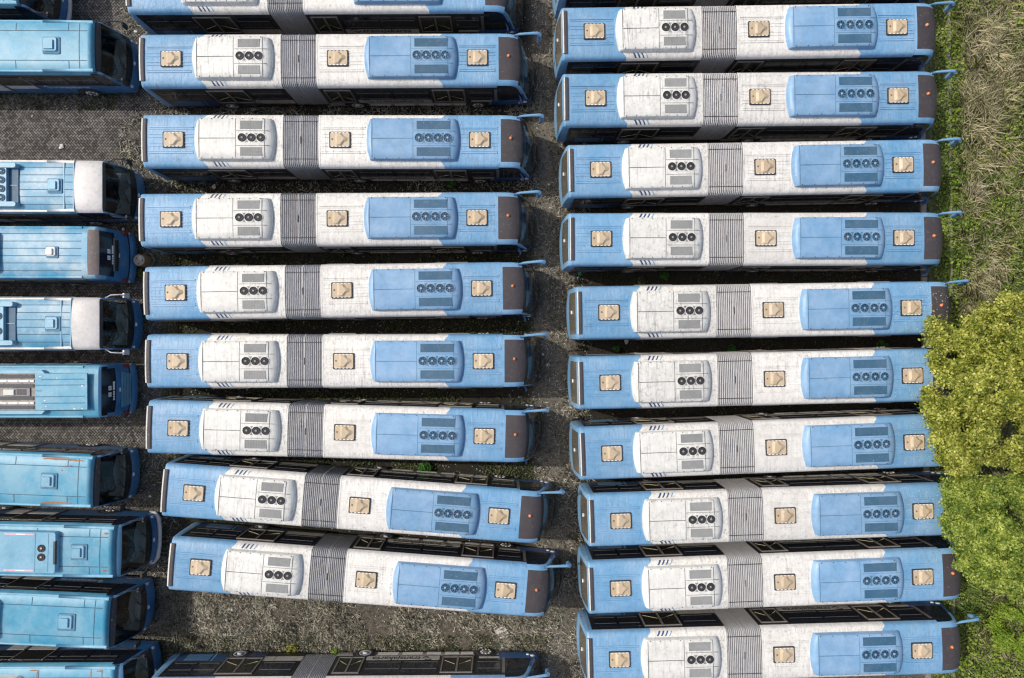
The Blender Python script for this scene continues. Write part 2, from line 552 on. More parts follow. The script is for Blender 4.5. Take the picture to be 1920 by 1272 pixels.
class Hull:
    def __init__(s, hz):
        s.hz = hz
        s.P = make_profile(hz)
        s.zy = sorted([(y, z) for y, z in s.P[4:]])
        s.yz = sorted([(z, y) for y, z in s.P[:8]])

    def z(s, y):
        return interp(s.zy, abs(y))

    def y(s, z):
        return interp(s.yz, z)

    def tube(s, body, roof, xs, sidef, roofmat):
        ring = [(-y, z) for y, z in s.P] + [(y, z) for y, z in s.P[::-1][1:]]
        n = len(ring)
        nb = 5
        for lo, hi, mb, isroof in ((0, nb, body, 0), (nb, n - 1 - nb, roof, 1), (n - 1 - nb, n - 1, body, 0)):
            rows = [[(x, *ring[k]) for k in range(lo, hi + 1)] for x in xs]

            def mf(r, c, lo=lo, isroof=isroof):
                if isroof:
                    return roofmat
                zc = (ring[lo + c][1] + ring[lo + c + 1][1]) / 2
                return sidef((xs[r] + xs[r + 1]) / 2, zc)
            mb.grid(rows, mf, True, flip=True)
        body.poly([(xs[0], -1.2, .4), (xs[0], 1.2, .4), (xs[-1], 1.2, .4), (xs[-1], -1.2, .4)][::-1], 'seat_dark')

    def end(s, body, rows, cols, matf, sidef, sgn=1, x0=None, extra=None, pillar=.13):
        """Nose (sgn=1) or tail (sgn=-1). rows: (x, z, halfwidth, bulge, k). matf(row, s) -> (builder, material) or None."""
        x0 = rows[0][0] if x0 is None else x0
        G = []
        for (x, z, w, b, k) in rows:
            r = []
            for q in cols:
                y = w * q
                yy = abs(q) * 1.205
                r.append((x - sgn * b * abs(q) ** 2.6, y, z + (s.z(yy) - s.hz) * k))
            G.append(r)
        groups = {}
        for r in range(len(rows) - 1):
            for c in range(len(cols) - 1):
                mb, mt = matf(r, (cols[c] + cols[c + 1]) / 2)
                i = groups.setdefault(id(mb), mb.add([p for g in G for p in g]))
                nc = len(cols)
                q = [i + r * nc + c, i + r * nc + c + 1, i + (r + 1) * nc + c + 1, i + (r + 1) * nc + c]
                mb.face(q if sgn < 0 else q[::-1], mt, True)
        for side in (0, -1):
            sg = -1 if side == 0 else 1
            for r in range(len(rows) - 1):
                a, b = G[r][side], G[r + 1][side]
                def col(p):
                    ln = abs(p[0] - x0)
                    t = min(1.0, pillar / ln) if ln > 1e-6 else 0
                    xm = p[0] + (x0 - p[0]) * t
                    ye = sg * s.y(max(.32, min(p[2], s.P[6][1])))
                    ym = p[1] + (ye - p[1]) * t
                    return [p, (xm, ym, p[2]), (x0, ye, p[2])]
                ca, cb_ = col(a), col(b)
                zc = (a[2] + b[2]) / 2
                for k in range(2):
                    mt = sidef(k, zc)
                    q = [ca[k], ca[k + 1], cb_[k + 1], cb_[k]]
                    body.poly(q if (side == 0) == (sgn > 0) else q[::-1], mt)
        return G


def arc_seam(mb, h, x0, x1, ys, mat, w=.03, hgt=.014):
    for y in ys:
        z = h.z(y) - .004
        mb.box((x0, y - w / 2, z), (x1, y + w / 2, z + hgt + .004), mat, .004)


def rounded(cx, cy, hx, hy, r, n=4):
    pts = []
    for sx_, sy_, a0 in ((1, 1, 0), (-1, 1, 90), (-1, -1, 180), (1, -1, 270)):
        for k in range(n + 1):
            a = R(a0 + 90 * k / n)
            pts.append((cx + sx_ * (hx - r) + r * math.cos(a), cy + sy_ * (hy - r) + r * math.sin(a)))
    return pts


def make_fan(mb, x, y, z, r, ring_mat, blade_mat, hub_mat, rot=0.0, well='rubber'):
    n = 20
    mb.lathe([(r * 1.0, 0), (r * 1.0, .03), (r * .90, .03), (r * .90, .006)], (x, y, z), 'z', ring_mat, n)
    mb.poly([(x + r * .9 * math.cos(2 * math.pi * k / n), y + r * .9 * math.sin(2 * math.pi * k / n), z + .007) for k in range(n)], well)
    for b in range(7):
        a = rot + 2 * math.pi * b / 7
        pts = []
        for rr, da, dz in ((.26, -.30, .012), (.84, -.20, .010), (.84, .22, .022), (.26, .10, .022)):
            pts.append((x + r * rr * math.cos(a + da), y + r * rr * math.sin(a + da), z + dz))
        mb.poly(pts, blade_mat)
    mb.lathe([(r * .27, .01), (r * .27, .030), (r * .2, .034), (0.001, .034)], (x, y, z), 'z', hub_mat, 12)


def make_wheel(parent, x, side, rear):
    mb = MB()
    ax = 'y' if side > 0 else '-y'
    o = (x, side * .98, .49)
    mb.lathe([(.27, 0), (.45, 0), (.49, .03), (.49, .25), (.46, .285), (.33, .30), (.30, .285)], o, ax, 'rubber', 28)
    # dark arch lip on the body above the tyre
    arc = []
    for k in range(13):
        a = R(180 * k / 12)
        arc.append((x + .62 * math.cos(a), .49 + .60 * math.sin(a)))
    yb = side * 1.2535
    inner = [(x + .30 * math.cos(R(180 * k / 12)), yb, .49 + .30 * math.sin(R(180 * k / 12))) for k in range(13)]
    mb.grid([[(a, yb, b) for a, b in arc], inner], 'rubber', False)
    w = mb.build('wheel', parent)
    hb = MB()
    if rear:
        hb.lathe([(.31, .275), (.29, .30), (.20, .255), (.13, .25), (.12, .31), (.001, .315)], o, ax, 'chrome', 22)
    else:
        hb.lathe([(.31, .275), (.29, .295), (.26, .29), (.15, .315), (.12, .33), (.001, .335)], o, ax, 'frame_grey', 22)
        for q in range(8):
            a = 2 * math.pi * q / 8
            c = Vector((x + .22 * math.cos(a), o[1] + side * .31, .49 + .22 * math.sin(a)))
            hb.box(c - Vector((.035, .012, .035)), c + Vector((.035, .012, .035)), 'decal_white')
    hb.build('hub', w)


# ------------------------------------------------------------------ articulated bus
def make_artic():
    root = thing('articulated_bus', '', 'bus')
    h = Hull(3.105)
    body_f, body_r, roof_f, roof_r = MB(), MB(), MB(), MB()

    def side_f(x, z):
        if z > 1.29:
            return 'paint_black'
        if x > 6.95:
            return 'hood_blue'
        return 'skirt_grey' if z < .8 else 'paint_black'

    def side_r(x, z):
        if x < -8.78:
            return 'paint_blue'
        if z > 1.29:
            return 'paint_black'
        if x < -6.3:
            return 'paint_navy'
        if x < -4.5:
            return 'paint_black' if z > .8 else 'paint_navy'
        return 'skirt_grey' if z > .8 else 'paint_black'
    h.tube(body_f, roof_f, [-1.0, -.85, .45, .5, 4.15, 5.8, 6.95, 7.28], side_f, 'livery')
    h.tube(body_r, roof_r, [-8.95, -8.78, -6.3, -4.5, -4.3, -2.6], side_r, 'livery')
    # bulkheads at the joint
    ring = [(-y, z) for y, z in h.P] + [(y, z) for y, z in h.P[::-1][1:]]
    for x, mb, fl in ((-1.0, body_f, 1), (-2.6, body_r, 0)):
        pts = [(x, *p) for p in ring]
        mb.poly(pts[::-1] if fl else pts, 'rubber')
    # pale edge trims of the roof beside the bellows
    for x, mb in ((-.99, roof_f), (-2.69, roof_r)):
        rows = []
        for xx in (x, x + .07):
            rows.append([(xx, s_ * y, z + .012) for s_ in (-1,) for y, z in h.P[6:]] + [(xx, y, z + .012) for y, z in h.P[::-1][1:6]])
        mb.grid(rows, 'unit_white', True, flip=True)
    # ribs pressed into the roof sheets
    for mb, x0, x1 in ((roof_r, -8.72, -6.7), (roof_f, -.85, 1.15), (roof_f, 5.55, 7.2)):
        mt = 'paint_blue' if mb is roof_r or x0 > 4 else 'unit_white'
        arc_seam(mb, h, x0, x1, (-.585, .585), mt, .06, .036)
        arc_seam(mb, h, x0, x1, (-.50, -.27, -.13, .13, .27, .50), mt, .045, .022)
    roof_f.box((7.255, -1.14, 3.0), (7.285, 1.14, 3.02), 'seam_blue')
    # blue slashes where the colours meet
    for sg in (-1, 1):
        for k in range(4):
            x = -5.72 + k * .19 - (0 if sg < 0 else .02)
            pts = []
            for y, dx in ((.985, -.10), (1.06, -.05), (1.15, 0), (1.18, .02)):
                z = h.z(y) + .006
                pts.append([(x + dx, sg * y, z), (x + dx + .085 - k * .01, sg * y, z)])
            roof_r.grid(pts, 'paint_navy' if k < 3 else 'paint_blue', False, flip=sg > 0)
    # nose
    cols = [-1, -.95, -.82, -.6, -.4, -.2, 0, .2, .4, .6, .82, .95, 1]
    rows = [(7.28, 3.105, 1.205, 0, 1), (7.36, 3.105, 1.205, 0, 1), (7.86, 3.08, 1.2, .02, 1), (8.10, 3.01, 1.19, .05, .95),
            (8.33, 2.87, 1.185, .10, .85), (8.46, 2.72, 1.185, .14, .7), (8.64, 2.40, 1.2, .22, .4), (8.80, 1.95, 1.22, .28, .2),
            (8.98, 1.35, 1.23, .33, .1), (9.06, 1.12, 1.23, .36, .05), (9.15, .95, 1.23, .38, 0), (9.19, .7, 1.23, .38, 0), (9.16, .36, 1.2, .38, 0)]
    fair, screen = MB(), MB()

    def nose(r, q):
        if 1 <= r <= 3 and abs(q) < .82:
            return fair, 'fairing_dark'
        if r == 4 and abs(q) < .95:
            return fair, 'paint_black'
        if 5 <= r <= 8 and abs(q) < .95:
            return screen, 'glass_clear'
        if r == 9:
            return body_f, 'paint_black'
        if r > 9:
            return body_f, ('paint_black' if abs(q) < .82 and r == 10 else 'hood_blue')
        return (roof_f if r < 4 else body_f), 'paint_blue'
    h.end(body_f, rows, cols, nose, lambda k, z: ('paint_blue' if z > 1.9 else 'hood_blue') if (k == 0 or z < 1.2) else 'glass_dark', 1)
    # tail
    rrows = [(-8.95, 3.105, 1.205, 0, 1), (-9.03, 3.07, 1.2, .01, 1), (-9.09, 2.95, 1.19, .02, .9), (-9.18, 2.2, 1.2, .05, .4), (-9.24, 1.35, 1.2, .07, .2),
             (-9.25, 1.2, 1.2, .08, .1), (-9.26, .95, 1.21, .09, 0), (-9.31, .8, 1.22, .12, 0), (-9.30, .5, 1.22, .12, 0), (-9.2, .34, 1.18, .10, 0)]
    rwin = MB()

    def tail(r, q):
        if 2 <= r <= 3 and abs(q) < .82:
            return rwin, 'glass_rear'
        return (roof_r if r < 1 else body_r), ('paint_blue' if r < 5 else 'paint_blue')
    h.end(body_r, rrows, cols, tail, lambda k, z: 'paint_blue', -1)
    # brown-grey spoiler lip over the rear window
    sp = MB()
    prof = [(-9.05, .035), (-9.04, .06), (-8.98, .065), (-8.86, .06), (-8.82, .045), (-8.82, .0)]
    sp.grid([[(x, y, h.z(y) + dz) for x, dz in prof] for y in (-.98, -.6, -.3, 0, .3, .6, .98)], lambda r, c: 'dash_grey' if c == 1 else 'fairing_dark', False, flip=True)
    for y in (-.98, .98):
        sp.poly([(x, y, h.z(y) + dz) for x, dz in prof] + [(-9.05, y, h.z(y))], 'fairing_dark')
    body_f.build('front_body', root)
    body_r.build('rear_body', root)
    roof_f.build('roof', root)
    roof_r.build('roof', root)
    fo = fair.build('front_fairing', root)
    sc = screen.build('windscreen', root)
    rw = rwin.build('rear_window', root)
    sp.build('rear_spoiler', root)
    b = MB()
    b.lathe([(.075, 0), (.07, .05), (.05, .085), (.001, .10)], (7.82, .10, 3.075), 'z', 'orange', 14)
    b.build('beacon', fo)
    wp = MB()
    for y0 in (-.55, .35):
        wp.tube([(9.1, y0, 1.10), (8.93, y0 + .2, 1.62)], .016, 'frame_grey', 5)
        wp.tube([(8.97, y0 - .15, 1.50), (8.88, y0 + .45, 1.78)], .014, 'rubber', 5)
    wp.build('wiper', sc)
    d = MB()
    d.box((8.02, -.95, .85), (8.58, .95, 1.16), 'dash_grey', .06)
    d.box((7.96, .25, 1.16), (8.3, .85, 1.34), 'seat_dark', .06)
    d.box((8.42, -.80, 2.36), (8.50, .80, 2.52), 'rail_sky')
    d.box((8.58, -.98, 1.2), (8.80, .70, 1.26), 'paint_blue')
    d.box((7.3, -.95, .5), (7.9, -.35, 1.0), 'seat_dark', .04)
    d.build('dashboard', root)
    lp = MB()
    lp.tube([(-9.20, .14, 2.1), (-9.20, -.02, 2.12)], .03, 'decal_white', 6)
    lp.build('wiper', rw)
    # bellows
    be = MB()
    R2 = [(-1.20, .55), (-1.22, 1.0), (-1.22, 1.8), (-1.22, 2.58), (-1.21, 2.75), (-1.17, 2.9), (-1.10, 2.99), (-1.0, 3.035), (-.8, 3.05), (-.6, 3.065), (-.4, 3.07), (-.2, 3.074), (0, 3.075)]
    R2 = R2 + [(-y, z) for y, z in R2[::-1][1:]]
    st = []
    for a, bb in ((-2.6, -1.82), (-1.775, -1.0)):
        n = 9
        for k in range(n):
            for q, dd in ((.0, -.06), (.20, -.06), (.34, .012), (.58, .03), (.84, .012)):
                st.append((a + (bb - a) * (k + q) / n, dd))
        st.append((bb, -.055))
        if a < -2:
            st += [(-1.815, .03), (-1.78, .03)]
    rows = []
    for x, dd in st:
        r = []
        for q, (y, z) in enumerate(R2):
            sag = .012 * math.sin(q * 1.9 + x * 3.0) + .010 * mnoise.noise(Vector((x * 2.2, y * 2.0, z * 1.3)))
            inn = max(0.0, 1 - abs((x + 1.8) / .8))
            r.append((x + sag * inn * .22, y * (1 + dd / 1.25), z + dd * (.9 if z > 2.5 else 0) + .006 * mnoise.noise(Vector((x * 5, y * 3, 3)))))
        rows.append(r)
    be.grid(rows, lambda r, c: 'rubber' if st[r][1] < -.03 and st[r + 1][1] < -.03 else 'bellows', False, flip=True)  # dark groove faces paint the shade inside the pleats
    for y in (-.86, .86):
        be.box((-2.58, y - .014, 3.04), (-1.02, y + .014, 3.078), 'rubber')
    be.box((-1.81, -.16, 3.05), (-1.785, .16, 3.118), 'rubber')
    be.build('bellows', root)
    # rooftop units
    for (x0, x1, seam, mt, mesh, smt, nf, fr_, fx0, fst) in ((-6.61, -2.93, -4.66, 'unit_white', 'mesh_grey', 'seam_dark', 3, .185, -4.36, .425),
                                                       (1.21, 5.47, 3.37, 'unit_blue', 'mesh_blue', 'seam_blue', 4, .20, 3.65, .432)):
        ac = MB()
        zb, top = 3.02, 3.36
        prof = [(x0, .0, 0), (x0 + .02, .16, 0), (x0 + .10, .27, .3), (x0 + .24, .32, .8), (x0 + .26, .32, 1), (seam, .335, 1), (x1 - .42, .335, 1),
                (x1 - .40, .33, .9), (x1 - .24, .31, .4), (x1 - .08, .22, .1), (x1, .12, 0), (x1 + .005, .0, 0)]
        ys = [-.945, -.925, -.90, -.6, -.3, 0, .3, .6, .90, .925, .945]
        rows = []
        for (x, hh_, kk_) in prof:
            r = []
            for y in ys:
                e = abs(y) / .945
                bul = .17 * e ** 2.2
                xx = x + (bul if x < x0 + .5 else (-bul if x > x1 - .5 else 0))
                fall = 0 if abs(y) > .93 else (.82 if abs(y) > .91 else (1 - .10 * e ** 2))
                r.append((xx, y, zb + .06 + hh_ * fall * .96 if fall else zb))
            rows.append(r)
        ac.grid(rows, mt, True, flip=True)
        zt = zb + .06 + .335 * .96

        def topz(y):
            return zb + .06 + .335 * .96 * (1 - .10 * (abs(y) / .945) ** 2)
        ac.box((x0 + .32, -.012, zt - .02), (seam, .012, zt + .004), smt)
        for xx in (seam, x1 - .42, x0 + .29):
            for ya, yb_ in ((-.9, -.5), (-.5, 0), (0, .5), (.5, .9)):
                za, zc = topz(ya), topz(yb_)
                i = ac.add([(xx - .011, ya, za + .004), (xx + .011, ya, za + .004), (xx + .011, yb_, zc + .004), (xx - .011, yb_, zc + .004)])
                ac.face((i, i + 1, i + 2, i + 3), smt)
        # bolts along both long edges
        for k in range(7):
            xx = x0 + .4 + k * (x1 - x0 - .9) / 6
            for y in (-.89, .89):
                ac.box((xx - .016, y - .016, topz(y) - .01), (xx + .016, y + .016, topz(y) + .016), 'rubber')
        for y in (-.335, .335):
            ac.box((seam + .03, y - .008, topz(y) - .012), (x1 - .2, y + .008, topz(y) + .005), smt)
        # stadium-shaped fan deck
        fy = .02
        xa, xb = fx0, fx0 + fst * (nf - 1)
        fr = fr_
        pts = [(xb + fr * 1.28 * math.sin(R(a)), fy - fr * 1.28 * math.cos(R(a))) for a in range(0, 181, 20)] + \
              [(xa - fr * 1.28 * math.sin(R(a)), fy + fr * 1.28 * math.cos(R(a))) for a in range(0, 181, 20)]
        ac.prism(pts, zt - .03, zt + .012, mt, .01)
        for k in range(nf - 1):
            xm = xa + fst * (k + .5)
            for sg in (-1, 1):
                q = [(xm - .075, fy + sg * fr * 1.12, zt + .016), (xm + .075, fy + sg * fr * 1.12, zt + .016), (xm, fy + sg * fr * .45, zt + .016)]
                ac.poly(q if sg < 0 else q[::-1], 'tray_dirty' if mt == 'unit_white' else 'seam_blue')
            ac.box((xm - .008, fy - fr * .5, zt + .012), (xm + .008, fy + fr * .5, zt + .016), smt)
        ao = ac.build('air_conditioner', root)
        for sg in (-1, 1):
            g = MB()
            ga, gb = (seam + .20, x1 - .52) if nf == 3 else (seam + .16, x1 - .42)
            y0, y1 = .40, .80
            z = topz(.6) + .012
            g.box((ga, min(sg * y0, sg * y1), z - .05), (gb, max(sg * y0, sg * y1), z), mesh, .01)
            nb = 14
            for k in range(nb):
                xx = ga + (gb - ga) * (k + .5) / nb
                g.box((xx - .012, min(sg * y0, sg * y1) + .02, z), (xx + .012, max(sg * y0, sg * y1) - .02, z + .006), mesh)
            g.build('grille', ao)
        for k in range(nf):
            fm = MB()
            if nf == 3:
                make_fan(fm, xa + fst * k, fy, zt + .014, fr, 'rubber', 'rubber', 'mesh_grey', k)
            else:
                make_fan(fm, xa + fst * k, fy, zt + .014, fr, 'fan_blue', 'mesh_blue', 'unit_blue', k, 'deep_blue')
            fm.build('fan', ao)
    # escape hatches
    for hx in (-7.58, 0.0, 6.39):
        hm = MB()
        hm.prism(rounded(hx, 0, .495, .375, .05), 3.07, 3.155, 'rubber', .01)
        hm.prism(rounded(hx + .005, .005, .445, .325, .06), 3.155, 3.19, 'tan', .012)
        for k in range(5):
            xx = hx - .34 + k * .17
            for sg in (-1, 1):
                hm.box((xx - .045, sg * .315 - .014, 3.17), (xx + .045, sg * .315 + .014, 3.194), 'decal_white')
        hm.lathe([(.045, 0), (.04, .012), (.001, .014)], (hx - .34, .02, 3.188), 'z', 'fairing_worn', 10)
        ho = hm.build('roof_hatch', root)
        hv = MB()
        base = [(hx - .21, -.24), (hx - .14, -.29), (hx + .10, -.29), (hx + .20, -.14), (hx + .37, -.05), (hx + .40, .02), (hx + .36, .10), (hx + .20, .16), (hx + .10, .30), (hx - .14, .30), (hx - .21, .24)]
        topo = [(hx - .10, -.17), (hx - .06, -.22), (hx + .03, -.23), (hx + .12, -.10), (hx + .19, -.03), (hx + .20, .02), (hx + .19, .06), (hx + .12, .12), (hx + .03, .24), (hx - .06, .23), (hx - .10, .17)]
        n = len(base)
        i = hv.add([(*p, 3.186) for p in base] + [(*p, 3.265) for p in topo])
        for k in range(n):
            hv.face((i + k, i + (k + 1) % n, i + n + (k + 1) % n, i + n + k), 'tan')
        hv.face([i + n + k for k in range(n)], 'tan')
        hv.build('vent_cowl', ho)
    # sides
    for sg in (-1, 1):
        yo = lambda d: sg * (1.25 + d)

        def plate(mb, x0, x1, z0, z1, d0, d1, mt):
            mb.box((x0, min(yo(d0), yo(d1)), z0), (x1, max(yo(d0), yo(d1)), z1), mt)
        for (a, bb) in ((-6.28, -4.52), (-.82, .44), (4.22, 5.74)):
            dm = MB()
            for x0, x1 in ((a, a + .07), (bb - .07, bb), ((a + bb) / 2 - .045, (a + bb) / 2 + .045)):
                plate(dm, x0, x1, 1.02, 2.56, .002, .035, 'frame_grey')
            plate(dm, a, bb, .98, 1.04, .0015, .04, 'frame_grey')
            plate(dm, a, bb, 2.50, 2.57, .0015, .04, 'frame_grey')
            do = dm.build('door', root)
            mid = (a + bb) / 2
            for x0, x1, up in ((a + .07, mid - .045, 1), (mid + .045, bb - .07, -1)):
                pm = MB()
                plate(pm, x0, x1, 1.04, 2.50, .001, .014, 'glass_door')
                za, zb_ = (1.35, 1.75) if up > 0 else (1.75, 1.35)
                pm.tube([(x0 + .06, yo(.02), za), (x1 - .06, yo(.02), zb_)], .012, 'straw', 5)
                pm.build('pane', do)
        for (a, bb) in ((-8.62, -7.5), (-7.44, -6.4), (-4.36, -2.78), (.62, 2.3), (2.36, 4.06), (5.9, 7.05)):
            wm = MB()
            plate(wm, a, bb, 1.48, 2.50, .001, .012, 'glass_dark')
            plate(wm, a + .04, bb - .04, 2.14, 2.17, .012, .018, 'frame_grey')
            plate(wm, a + .04, bb - .04, 1.47, 1.50, .0115, .017, 'frame_grey')
            wm.build('side_window', root)
        # engine louvres and the pale wedge panel on the rear section
        lm = MB()
        for k in range(14):
            plate(lm, -8.3 + k * .085, -8.26 + k * .085, .55, 1.15, .001, .012, 'paint_blue')
        plate(lm, -7.0, -6.95, .5, 1.2, .001, .012, 'paint_blue')
        lm.build('engine_louvre', root)
        npn = MB()
        plate(npn, .52, 4.08, .86, 1.25, .001, .010, 'skirt_grey')
        no = npn.build('name_panel', root)
        lt = MB()
        lettering(lt, .8, 2.9, .95, yo(.013), sg, 'decal_dark')
        lt.build('lettering', no)
        sk = MB()
        for x0, x1 in ((1.0, 2.0), (2.2, 3.2), (3.4, 4.1), (4.3, 5.0), (5.1, 5.7)):
            plate(sk, x0, x1, .44, .66, .001, .010, 'rail_white')
        sk.build('skirt_panel', root)
        for ax, rear in ((-5.86, 1), (.34, 1), (6.31, 0)):
            make_wheel(root, ax, sg, rear)
        # front quarter window and cab door line
        cw = MB()
        plate(cw, 7.14, 7.27, 1.02, 2.56, .001, .010, 'frame_grey')
        plate(cw, 6.0, 7.0, .95, 1.12, .001, .012, 'skirt_grey')
        cw.build('cab_trim', root)
        hl = MB()
        hl.lathe([(.12, 0), (.10, .03), (.001, .045)], (8.62, sg * 1.225, .82), 'y' if sg > 0 else '-y', 'lamp_clear', 12)
        hl.lathe([(.09, 0), (.07, .03), (.001, .04)], (8.40, sg * 1.238, .72), 'y' if sg > 0 else '-y', 'lamp_clear', 12)
        hl.build('headlight', root)
        tlm = MB()
        tlm.lathe([(.085, 0), (.075, .04), (.03, .06), (.001, .062)], (-9.06, sg * 1.17, 1.18), 'y' if sg > 0 else '-y', 'red', 12)
        tlm.lathe([(.07, 0), (.06, .03), (.001, .04)], (-9.08, sg * 1.17, 1.0), 'y' if sg > 0 else '-y', 'lamp_clear', 12)
        tlm.build('tail_light', root)
    # mirrors: long blue arm on the kerb side, small one by the driver
    m = MB()
    m.tube([(8.08, 1.10, 2.93), (8.35, 1.17, 2.92), (8.9, 1.22, 2.88), (9.14, 1.24, 2.85), (9.24, 1.23, 2.80), (9.28, 1.22, 2.70)], [.04, .055, .065, .075, .09, .10], 'paint_blue', 10)
    m.tube([(9.28, 1.22, 2.74), (9.28, 1.20, 2.5), (9.27, 1.17, 2.22), (9.27, 1.16, 2.12)], [.10, .115, .11, .05], 'paint_blue', 10)
    m.build('wing_mirror', root)
    m = MB()
    m.tube([(8.30, -1.2, 1.72), (8.38, -1.36, 1.74), (8.42, -1.42, 1.60)], [.03, .04, .05], 'hood_blue', 8)
    m.box((8.36, -1.52, 1.30), (8.44, -1.34, 1.62), 'hood_blue', .01)
    m.build('wing_mirror', root)
    return root


# ------------------------------------------------------------------ single (rigid) buses
def make_single(label, fpx, ypx_front, ang, kind='front', zf=.7, roof='roof_sky', cap=None, rail='rail_sky', hatch=None, hatch_mat='rail_sky',
                fairing='paint_black', ac=None, mirror='rubber', seams=True, bumper=None, decal=False, text_sides=(), louvre=False, white_side=(), rust=False):
    """fpx: pixel column of the nose at height zf; ypx_front: pixel row of the roof's middle near the nose."""
    h = Hull(3.05)
    p = at(fpx, ypx_front, 3.05)
    X0 = at(fpx, ypx_front, zf).x
    root = thing('single_bus', label, 'bus', (X0, p.y, 0), R(ang), 'single buses parked at the left edge')
    L = 10.6
    body, rf, scr, fair = MB(), MB(), MB(), MB()
    xe = -1.85 if cap else -1.05
    side = lambda x, z: 'paint_black' if z > 1.50 else ('tail_blue' if x > -7.6 else 'roof_sky')
    # side heights: window band starts higher on these buses
    h.P[3] = (1.25, 1.46)
    h.tube(body, rf, [-L, -7.6, -4.6, xe], side, roof)
    body.poly([(-L, -y, z) for y, z in h.P] + [(-L, y, z) for y, z in h.P[::-1][1:]], 'tail_blue')
    cols = [-1, -.95, -.86, -.6, -.4, -.2, 0, .2, .4, .6, .86, .95, 1]
    if kind == 'front':
        rows = [(xe, 3.05, 1.205, 0, 1), (xe + .35, 3.05, 1.205, 0, 1), (-.78, 3.035, 1.2, .02, 1), (-.60, 2.98, 1.19, .04, .9), (-.50, 2.87, 1.19, .06, .7), (-.32, 2.25, 1.205, .12, .35), (-.18, 1.72, 1.215, .16, .15),
                (-.10, 1.40, 1.22, .19, .08), (-.06, 1.26, 1.22, .20, .05), (-.01, 1.10, 1.22, .21, 0), (.03, .78, 1.22, .22, 0), (.0, .38, 1.18, .20, 0)]

        def mf(r, q):
            if r < 3:
                if r >= 2 and not cap and abs(q) < .95:
                    return fair, fairing
                return rf, (cap or roof)
            if r == 3 and abs(q) < .95:
                return fair, fairing
            if 4 <= r <= 6 and abs(q) < .95:
                return scr, 'glass_clear'
            if r in (7, 8) and abs(q) < .95:
                return body, 'paint_black'
            return body, ('tail_blue' if r > 4 else 'paint_blue')
        h.end(body, rows, cols, mf, lambda k, z: (cap or 'paint_blue') if (k == 0 and z > 2.5) else ('tail_blue' if (k == 0 or z < 1.5) else 'glass_dark'), 1, pillar=.10)
    else:
        fl = kind == 'tail_fairing'
        rows = [(-1.05, 3.05, 1.205, 0, 1), (-.78, 3.05, 1.205, 0, 1), (-.45, 3.03, 1.2, .03, 1), (-.30, 2.92, 1.19, .05, .75), (-.20, 2.45, 1.2, .09, .35), (-.12, 1.95, 1.21, .12, .15),
                (-.07, 1.70, 1.215, .13, .1), (-.03, 1.35, 1.22, .14, 0), (0, .98, 1.22, .15, 0), (.0, .86, 1.22, .15, 0), (.09, .82, 1.23, .15, 0), (.08, .42, 1.2, .15, 0)]
        if not fl:
            rows[2] = (-.34, 3.03, 1.2, .02, 1); rows[3] = (-.26, 2.92, 1.19, .03, .7)

        def mf(r, q):
            a = abs(q)
            if fl and 1 <= r <= 2 and a < .86:
                return fair, fairing
            if fl and 3 <= r <= 5 and a < (.86 if r < 5 else .6):
                return scr, 'glass_dark'
            if not fl and 3 <= r <= 4 and a < (.95 if r < 4 else .9):
                return scr, 'glass_dark'
            if r in (8,):
                return body, 'paint_black'
            return (rf if r < 2 else body), (roof if r < 2 else ('paint_blue' if r < 4 else 'tail_blue'))
        h.end(body, rows, cols, mf, lambda k, z: 'paint_blue' if z > 2.2 else 'tail_blue', 1, pillar=.25)
    # side roof rails, the front lengths thicker
    for sg in (-1, 1):
        for x0, x1, rr, yy in ((-L, -3.08 if kind == 'front' else xe, .05, 1.14), (-3.08, -.8, .075, 1.13)):
            if kind != 'front' and rr > .06:
                continue
            if cap and rr > .06:
                x1 = xe
            rf.tube([(x0, sg * yy, h.z(yy) + .02), (x1, sg * (yy - (.03 if rr > .06 else 0)), h.z(yy) + .015)], rr, rail, 8)
    ys = (-.68, .68) if seams == 'plates' else (-.85, -.5, -.17, .17, .5, .85)
    for y in ys:
        z = h.z(y)
        rf.box((-L, y - .016, z - .01), (xe, y + .016, z + .006), 'seam_deep')
    if cap:
        for xx in (xe - .02, xe - .45):
            rf.box((xx - .025, -1.06, 3.0), (xx + .025, 1.06, 3.055), 'rail_sky', .005)
    if seams == 'plates':
        for xx, ya, yb_ in ((-4.3, -1.04, -.68), (-4.28, .68, 1.04), (-1.9, .68, 1.04), (-1.88, -1.04, -.68), (-1.40, -1.04, 1.04)):
            if xx < xe:
                n_ = 8
                for q in range(n_):
                    y_a, y_b = ya + (yb_ - ya) * q / n_, ya + (yb_ - ya) * (q + 1) / n_
                    rf.poly([(xx - .018, y_a, h.z(y_a) + .005), (xx + .018, y_a, h.z(y_a) + .005), (xx + .018, y_b, h.z(y_b) + .005), (xx - .018, y_b, h.z(y_b) + .005)], 'seam_deep')
    if rust:
        for xx, y, lx, ly in rust:
            z = h.z(y) + .007
            pts = []
            for q in range(14):
                a = 2 * math.pi * q / 14
                rr = .75 + .4 * random.random()
                pts.append((xx + lx * rr * math.cos(a), y + ly * rr * math.sin(a)))
            cx = [(a, b, h.z(b) + .007) for a, b in pts]
            rf.poly(cx, 'rust')
    body.build('body', root)
    rf.build('roof', root)
    if fair.f:
        fair.build('roof_fairing', root)
    so = scr.build('windscreen' if kind == 'front' else 'rear_window', root)
